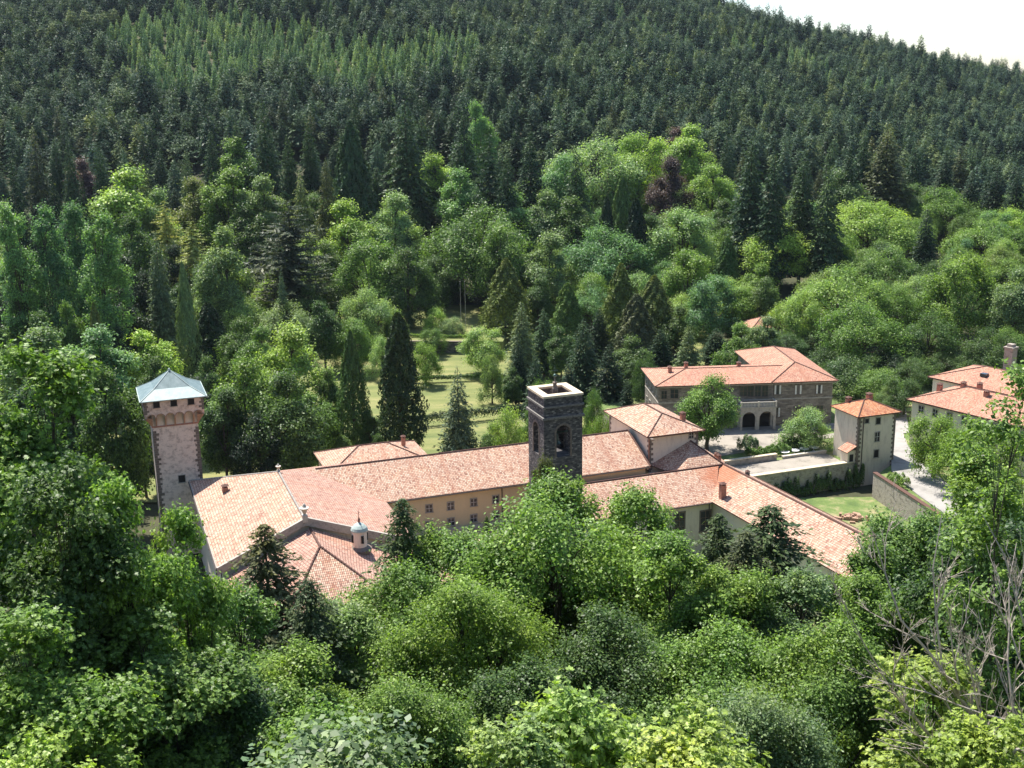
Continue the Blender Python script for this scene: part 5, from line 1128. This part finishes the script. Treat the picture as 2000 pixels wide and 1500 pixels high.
# ------------------------------------------------------------------ foreground slope
FG = [
 ('G', 1072, 928, 82, 250, 'mid', 'dark crowned foreground tree directly below the bell tower, behind the big forked one'),
 ('G', 1100, 935, 78, 540, 'mid', 'big foreground tree with a forked dark trunk reaching up in front of the bell tower'),
 ('G', 1225, 955, 84, 237, 'mid', 'foreground tree crown just right of the big forked one, below the windowed wing'),
 ('G', 1325, 1048, 74, 250, 'mid', 'foreground tree in front of the large dark framed windows'),
 ('G', 885, 1035, 82, 275, 'mid', 'foreground tree below the cream wall with its small windows'),
 ('G', 760, 1120, 74, 325, 'mid', 'dense foreground tree below the copper capped cupola'),
 ('G', 672, 1175, 68, 287, 'grey', 'grey green foreground tree below the hipped choir roof'),
 ('G', 560, 1270, 58, 325, 'mid', 'foreground tree beneath the two dark firs in front of the church'),
 ('G', 440, 1150, 62, 250, 'mid', 'foreground tree left of the dark fir in front of the church'),
 ('G', 930, 1130, 66, 350, 'mid', 'broad foreground tree lower left of the big forked one'),
 ('G', 1190, 1210, 62, 375, 'dark', 'shaded foreground tree under the big forked one'),
 ('G', 1425, 1110, 74, 270, 'mid', 'foreground tree below the trio of firs at the long tiled wing'),
 ('G', 1560, 1120, 74, 230, 'grey', 'grey green foreground tree at the lower end of the long tiled wing'),
 ('G', 1705, 1062, 78, 190, 'mid', 'foreground tree covering the lower right corner of the long tiled wing'),
 ('G', 1785, 1000, 82, 270, 'mid', 'foreground tree below the curving road on the right'),
 ('G', 1925, 878, 92, 230, 'mid', 'foreground tree at the right hiding the far end of the road'),
 ('G', 1715, 1130, 66, 260, 'mid', 'foreground tree behind the bare bleached branches'),
 ('G', 1385, 1240, 60, 400, 'mid', 'wide foreground tree right of centre below the row of rounded crowns'),
 ('G', 1600, 1230, 57, 400, 'mid', 'wide foreground tree left of the bare bleached branches'),
 ('G', 1500, 1350, 48, 400, 'grey', 'grey green foreground tree at the bottom right of centre'),
 ('G', 800, 1320, 50, 400, 'mid', 'foreground tree at the bottom left of centre'),
 ('G', 1010, 1300, 54, 325, 'dark', 'dark foreground tree just above the bright lobed maple leaves'),
 ('G', 620, 1400, 42, 400, 'mid', 'foreground tree on the bottom edge left of centre'),
 ('G', 430, 1330, 46, 375, 'dark', 'dark foreground tree near the bottom left'),
 ('K', 300, 1180, 44, 330, 'mid', 'leafy foreground tree between the big left trunk and the church firs'),
 ('K', 232, 925, 46, 200, 'bright', 'bright green foreground tree just left of the base of the corner tower'),
 ('K', 352, 985, 50, 170, 'bright', 'light green foreground tree covering the base of the corner tower'),
 ('K', 45, 672, 50, 330, 'mid', 'tallest foreground tree on the left edge with a dark branching trunk'),
 ('K', 110, 890, 44, 280, 'dark', 'dark leafy foreground tree below the tallest one on the left edge'),
 ('K', 60, 1190, 36, 380, 'mid', 'foreground tree at the lower left edge'),
 ('K', 1135, 1352, 30, 560, 'lime', 'pale lime green maple with large lobed leaves at the bottom centre'),
 ('K', 1335, 1378, 29, 430, 'lime', 'second lime green maple at the bottom edge, right of the larger one'),
 ('K', 985, 1425, 28, 400, 'lime', 'third lime green maple, lowest at the bottom edge left of centre'),
 ('K', 50, 1435, 27, 380, 'lime', 'pale green young maple in the bottom left corner'),
 ('K', 1870, 1290, 34, 380, 'yellow', 'yellow green young tree behind the bare branches at the lower right'),
 ('K', 1960, 1390, 29, 380, 'yellow', 'yellow green young tree in the bottom right corner'),
 ('O', 1978, 690, 52, 270, 'mid', 'thin open tree with slender dark stems rising along the right edge', None),
 ('G', 1960, 1010, 60, 375, 'dark', 'dark foreground tree behind the bare branches on the right edge'),
 ('N', 515, 1024, 70, 540, 'nearbrown', 'tallest dark fir standing in front of the church roof', 0),
 ('N', 602, 1130, 66, 460, 'nearfir', 'shorter dark fir right below the tallest one in front of the church', 1),
 ('N', 785, 973, 82, 380, 'nearfir', 'slim green fir between the cupola and the cream wall', 0),
 ('N', 950, 1008, 88, 150, 'nearfir', 'tiny dark fir top below the cream wall near the bell tower', 0),
 ('N', 1405, 1003, 86, 400, 'nearfir', 'left fir of the trio in front of the long tiled wing', 0),
 ('N', 1508, 986, 84, 600, 'nearfir', 'tallest right fir of the trio in front of the long tiled wing', 1),
 ('N', 1458, 1038, 80, 440, 'nearbrown', 'middle olive brown fir of the trio in front of the long tiled wing', 0),
 ('G', 1062, 898, 98, 76, 'brown', 'small brownish tree crown touching the foot of the bell tower'),
]
for t in FG: tree_at(*t[:7], var=(t[7] if len(t) > 7 else None), minh=4)
rw = random.Random(17); n_ = 0
for _ in range(3000):      # the rest of the wood on the slope, also to both sides of the view
    if n_ >= 46: break
    y = rw.uniform(22, 112); x = rw.uniform(-.75, .75)*y*1.1; r = rw.uniform(3.8, 6.0)
    side = abs(x) > .47*y+r
    h = rw.uniform(14, 20)
    px, py = pix(x, y, gz(x, y)+h)
    if not side and py < 1230: continue
    if clear(x, y, r, .55):
        PLACED.append((x, y, r)); n_ += 1; plant('G', x, y, gz(x, y), h, r, rw.choice(['mid', 'dark', 'grey']), 'ordinary green tree crowded in the wood on the foreground slope', group='ordinary trees on the foreground slope')

rw = random.Random(23); n_ = 0
for _ in range(2000):      # low ground on both sides of the abbey
    if n_ >= 26: break
    left = rw.random() < .5; x, y = (rw.uniform(-150, -70), rw.uniform(135, 215)) if left else (rw.uniform(78, 165), rw.uniform(120, 205)); r = rw.uniform(5, 7.5)
    px, py = pix(x, y, gz(x, y)+14)
    if left and px > 205 or (not left and (px < 1905 or py < 900)): continue
    if clear(x, y, r, .7):
        PLACED.append((x, y, r)); n_ += 1; plant('B', x, y, gz(x, y), rw.uniform(12, 16), r, rw.choice(['mid', 'dark', 'grey']), 'ordinary green tree in the low wood beside the abbey', group='ordinary trees in the low wood beside the abbey')

# bare bleached tree leaning in from the right edge
def bare_tree():
    base = at_d(2060, 1560, 33); g0 = gz(base.x, base.y); root = thing('dead_tree', 'leafless tree with bleached grey branches spreading in from the right edge', 'dead tree', (base.x, base.y, g0))
    mb = MB(Vector((base.x, base.y, g0))); rnd = random.Random(3)
    b0 = Vector((base.x, base.y, g0-.4)); fork = at_d(2015, 1430, 33)
    mb.tube([b0, b0.lerp(fork, .5)+Vector((.1, 0, 0)), fork], [.20, .16, .13], 8)
    def grow(p0, p1, r0, depth, bow):
        d = p1-p0; L = d.length; side = d.cross(Vector((0, 1, .2))).normalized(); n_ = 6; pts = []; rs_ = []
        for i in range(n_+1):
            t = i/n_; w_ = Vector((rnd.uniform(-1, 1), rnd.uniform(-1, 1), rnd.uniform(-1, 1)))*L*.018
            pts.append(p0+d*t+side*sin(pi*t)*bow*L+(w_ if 0 < i else Vector((0, 0, 0)))); rs_.append(r0*(1-.86*t)+.004)
        mb.tube(pts, rs_, 5 if r0 > .02 else 4)
        if depth > 0:
            for k in range(6 if depth > 1 else 5):
                i = rnd.randint(1, n_-1); t = i/n_; dd = (d.normalized()+Vector((rnd.uniform(-.8, .8), rnd.uniform(-.5, .5), rnd.uniform(-.5, .9)))).normalized()
                grow(pts[i], pts[i]+dd*L*rnd.uniform(.25, .5)*(1.05-t*.5), rs_[i]*.62, depth-1, rnd.uniform(-.12, .12))
    for tx, ty, D_, r_, bw in ((1700, 1030, 34, .075, .10), (1640, 1170, 32, .06, .06), (1690, 1330, 31, .05, -.05), (1830, 1000, 35, .07, .12), (1930, 1010, 34, .06, -.06), (1720, 1440, 30, .045, .05), (1880, 1160, 32, .05, .08), (1980, 1060, 36, .06, .04)):
        grow(fork.lerp(b0, rnd.uniform(0, .2)), at_d(tx, ty, D_), r_, 3 if r_ > .055 else 2, bw)
    mb.build('trunk', M['deadwood'], root)
bare_tree()

# hedges and ivy
def bush_row(name, label, fr, a0, a1, b0, b1, z0, h, colour, n_, leaf=.28, cat='hedge', seed=1, round_=.3):
    rs = np.random.RandomState(seed); L = a1-a0; W_ = b1-b0
    u_ = rs.rand(n_); v_ = rs.uniform(-1, 1, n_); th = rs.uniform(0, pi, n_); k = 1-.25*rs.rand(n_)
    aa = a0+L*u_; hh = h*(1+round_*np.sin(aa*1.7+seed)*np.sin(aa*.9+2*seed)+.5*round_*np.sin(aa*4.1))
    cx = np.cos(th); sz = np.sin(th); p_ = .45
    bb = (b0+b1)/2 + W_/2*np.sign(cx)*np.abs(cx)**p_*k; zz = z0 + hh*(np.abs(sz)**p_)*k
    o3 = fr.p(0, 0, 0); A_ = np.array(fr.a); B_ = np.array(fr.b)
    loc = fr.p((a0+a1)/2, (b0+b1)/2, z0); P = np.array(o3)[None]+A_[None]*aa[:, None]+B_[None]*bb[:, None]; P[:, 2] = zz
    Nn = B_[None]*cx[:, None]+np.array([0, 0, 1.])[None]*sz[:, None]+.5*rs.normal(size=(n_, 3))
    me_ = quad_mesh(name, P-np.array(loc)[None], Nn, leaf*rs.uniform(.6, 1.3, n_), leaf*.6*rs.uniform(.6, 1.3, n_), M['leaf'], seed)
    o = bpy.data.objects.new(name, me_); COL.objects.link(o); o.location = loc; o.color = (*TCOL[colour], 1); tag(o, label, cat); return o
bush_row('hedge', 'clipped green hedge in front of the courtyard gravel', AB, 58.5, 68, 31.5, 34.2, 3.5, 1.8, 'mid', 7000, seed=2)
bush_row('hedge', 'dark tall hedge behind the white garden tables', AB, 68.5, 77, 33.6, 36.2, 3.5, 2.6, 'dark', 7000, seed=3)
bush_row('ivy', 'dark ivy and shrubs along the foot of the retaining wall', AB, 57, 76, 19.3, 20.7, -1.2, 2.8, 'dark', 9000, cat='ivy', seed=4, round_=.6)
bush_row('shrub', 'small olive shrub at the left end of the clipped hedge', AB, 58.5, 62, 34.4, 38, 3.5, 2.8, 'grey', 3500, cat='shrub', seed=5, round_=.4)
bush_row('shrub', 'low shrub on the road verge beside the gate tower', GF_, 3, 9, .4, 2.4, 3.6, 1.6, 'mid', 2500, cat='shrub', seed=6, round_=.5)
bush_row('ivy', 'ivy climbing the corner below the gate tower', AB, 75.2, 77.5, 19.6, 20.3, -1.2, 4.6, 'dark', 2500, cat='ivy', seed=7)
def px_hedge(label, x0, y0, x1, y1, z, w_, h, colour, n_, seed, base=None):
    p0, p1 = at_z(x0, y0, z), at_z(x1, y1, z); f_ = Frame(p0.x, p0.y, math.atan2(p1.y-p0.y, p1.x-p0.x)); bush_row('hedge', label, f_, 0, (p1-p0).length, 0, w_, z if base is None else base, h, colour, n_, .35, 'hedge', seed, .15)
px_hedge('long dark hedge standing in for the shaded bank across the lawn left of the bell tower', 690, 845, 1035, 808, 0, 2.2, 2.4, 'black', 9000, 11)  # near-black leaf strip put in for the shade on the lawn bank
px_hedge('low dark hedge in the lawn beyond the tallest cypress', 800, 745, 990, 738, 0, 1.6, 1.2, 'dark', 6000, 12)
px_hedge('green hedge on top of the dark terrace wall', 800, 660, 935, 662, 3.6, 1.6, 1.1, 'mid', 5000, 13)

def rubble(label, px, py, z, n_, sp, seed):
    rnd = random.Random(seed); c_ = at_z(px, py, z); mb = MB(Vector((c_.x, c_.y, z)))
    for i in range(n_):
        f_ = Frame(c_.x+rnd.gauss(0, sp), c_.y+rnd.gauss(0, sp*.6), rnd.uniform(0, 3)); a = rnd.uniform(.15, .8); b_ = rnd.uniform(.12, .4); zz = z+rnd.uniform(-.1, .45); mb.box(f_, -a, a, -b_, b_, zz-.3, zz+rnd.uniform(.1, .3), .03)
    o = mb.build('rubble_pile', M['brown_trim']); tag(o, label, 'rubble')
rubble('heap of brown tiles and boards lying on the dry grass below the retaining wall', 1665, 1012, -.8, 40, 1.1, 2)

# ------------------------------------------------------------------ the air
mb = MB(); mb.box(Frame(0, 700, 0), -4400, 4400, -3900, 4000, -110, 420); hz = mb.build('haze', []); hz['kind'] = 'stuff'; hz['label'] = 'thin bluish haze filling the valley'; hz['category'] = 'haze'
hm = bpy.data.materials.new('haze air'); hm.use_nodes = True; n = hm.node_tree; n.nodes.clear(); out = N(n, 'ShaderNodeOutputMaterial'); pv = N(n, 'ShaderNodeVolumePrincipled')
pv.inputs['Color'].default_value = (.72, .84, 1, 1); pv.inputs['Density'].default_value = .000028; pv.inputs['Anisotropy'].default_value = .3
n.links.new(pv.outputs[0], out.inputs['Volume']); hz.data.materials.append(hm)
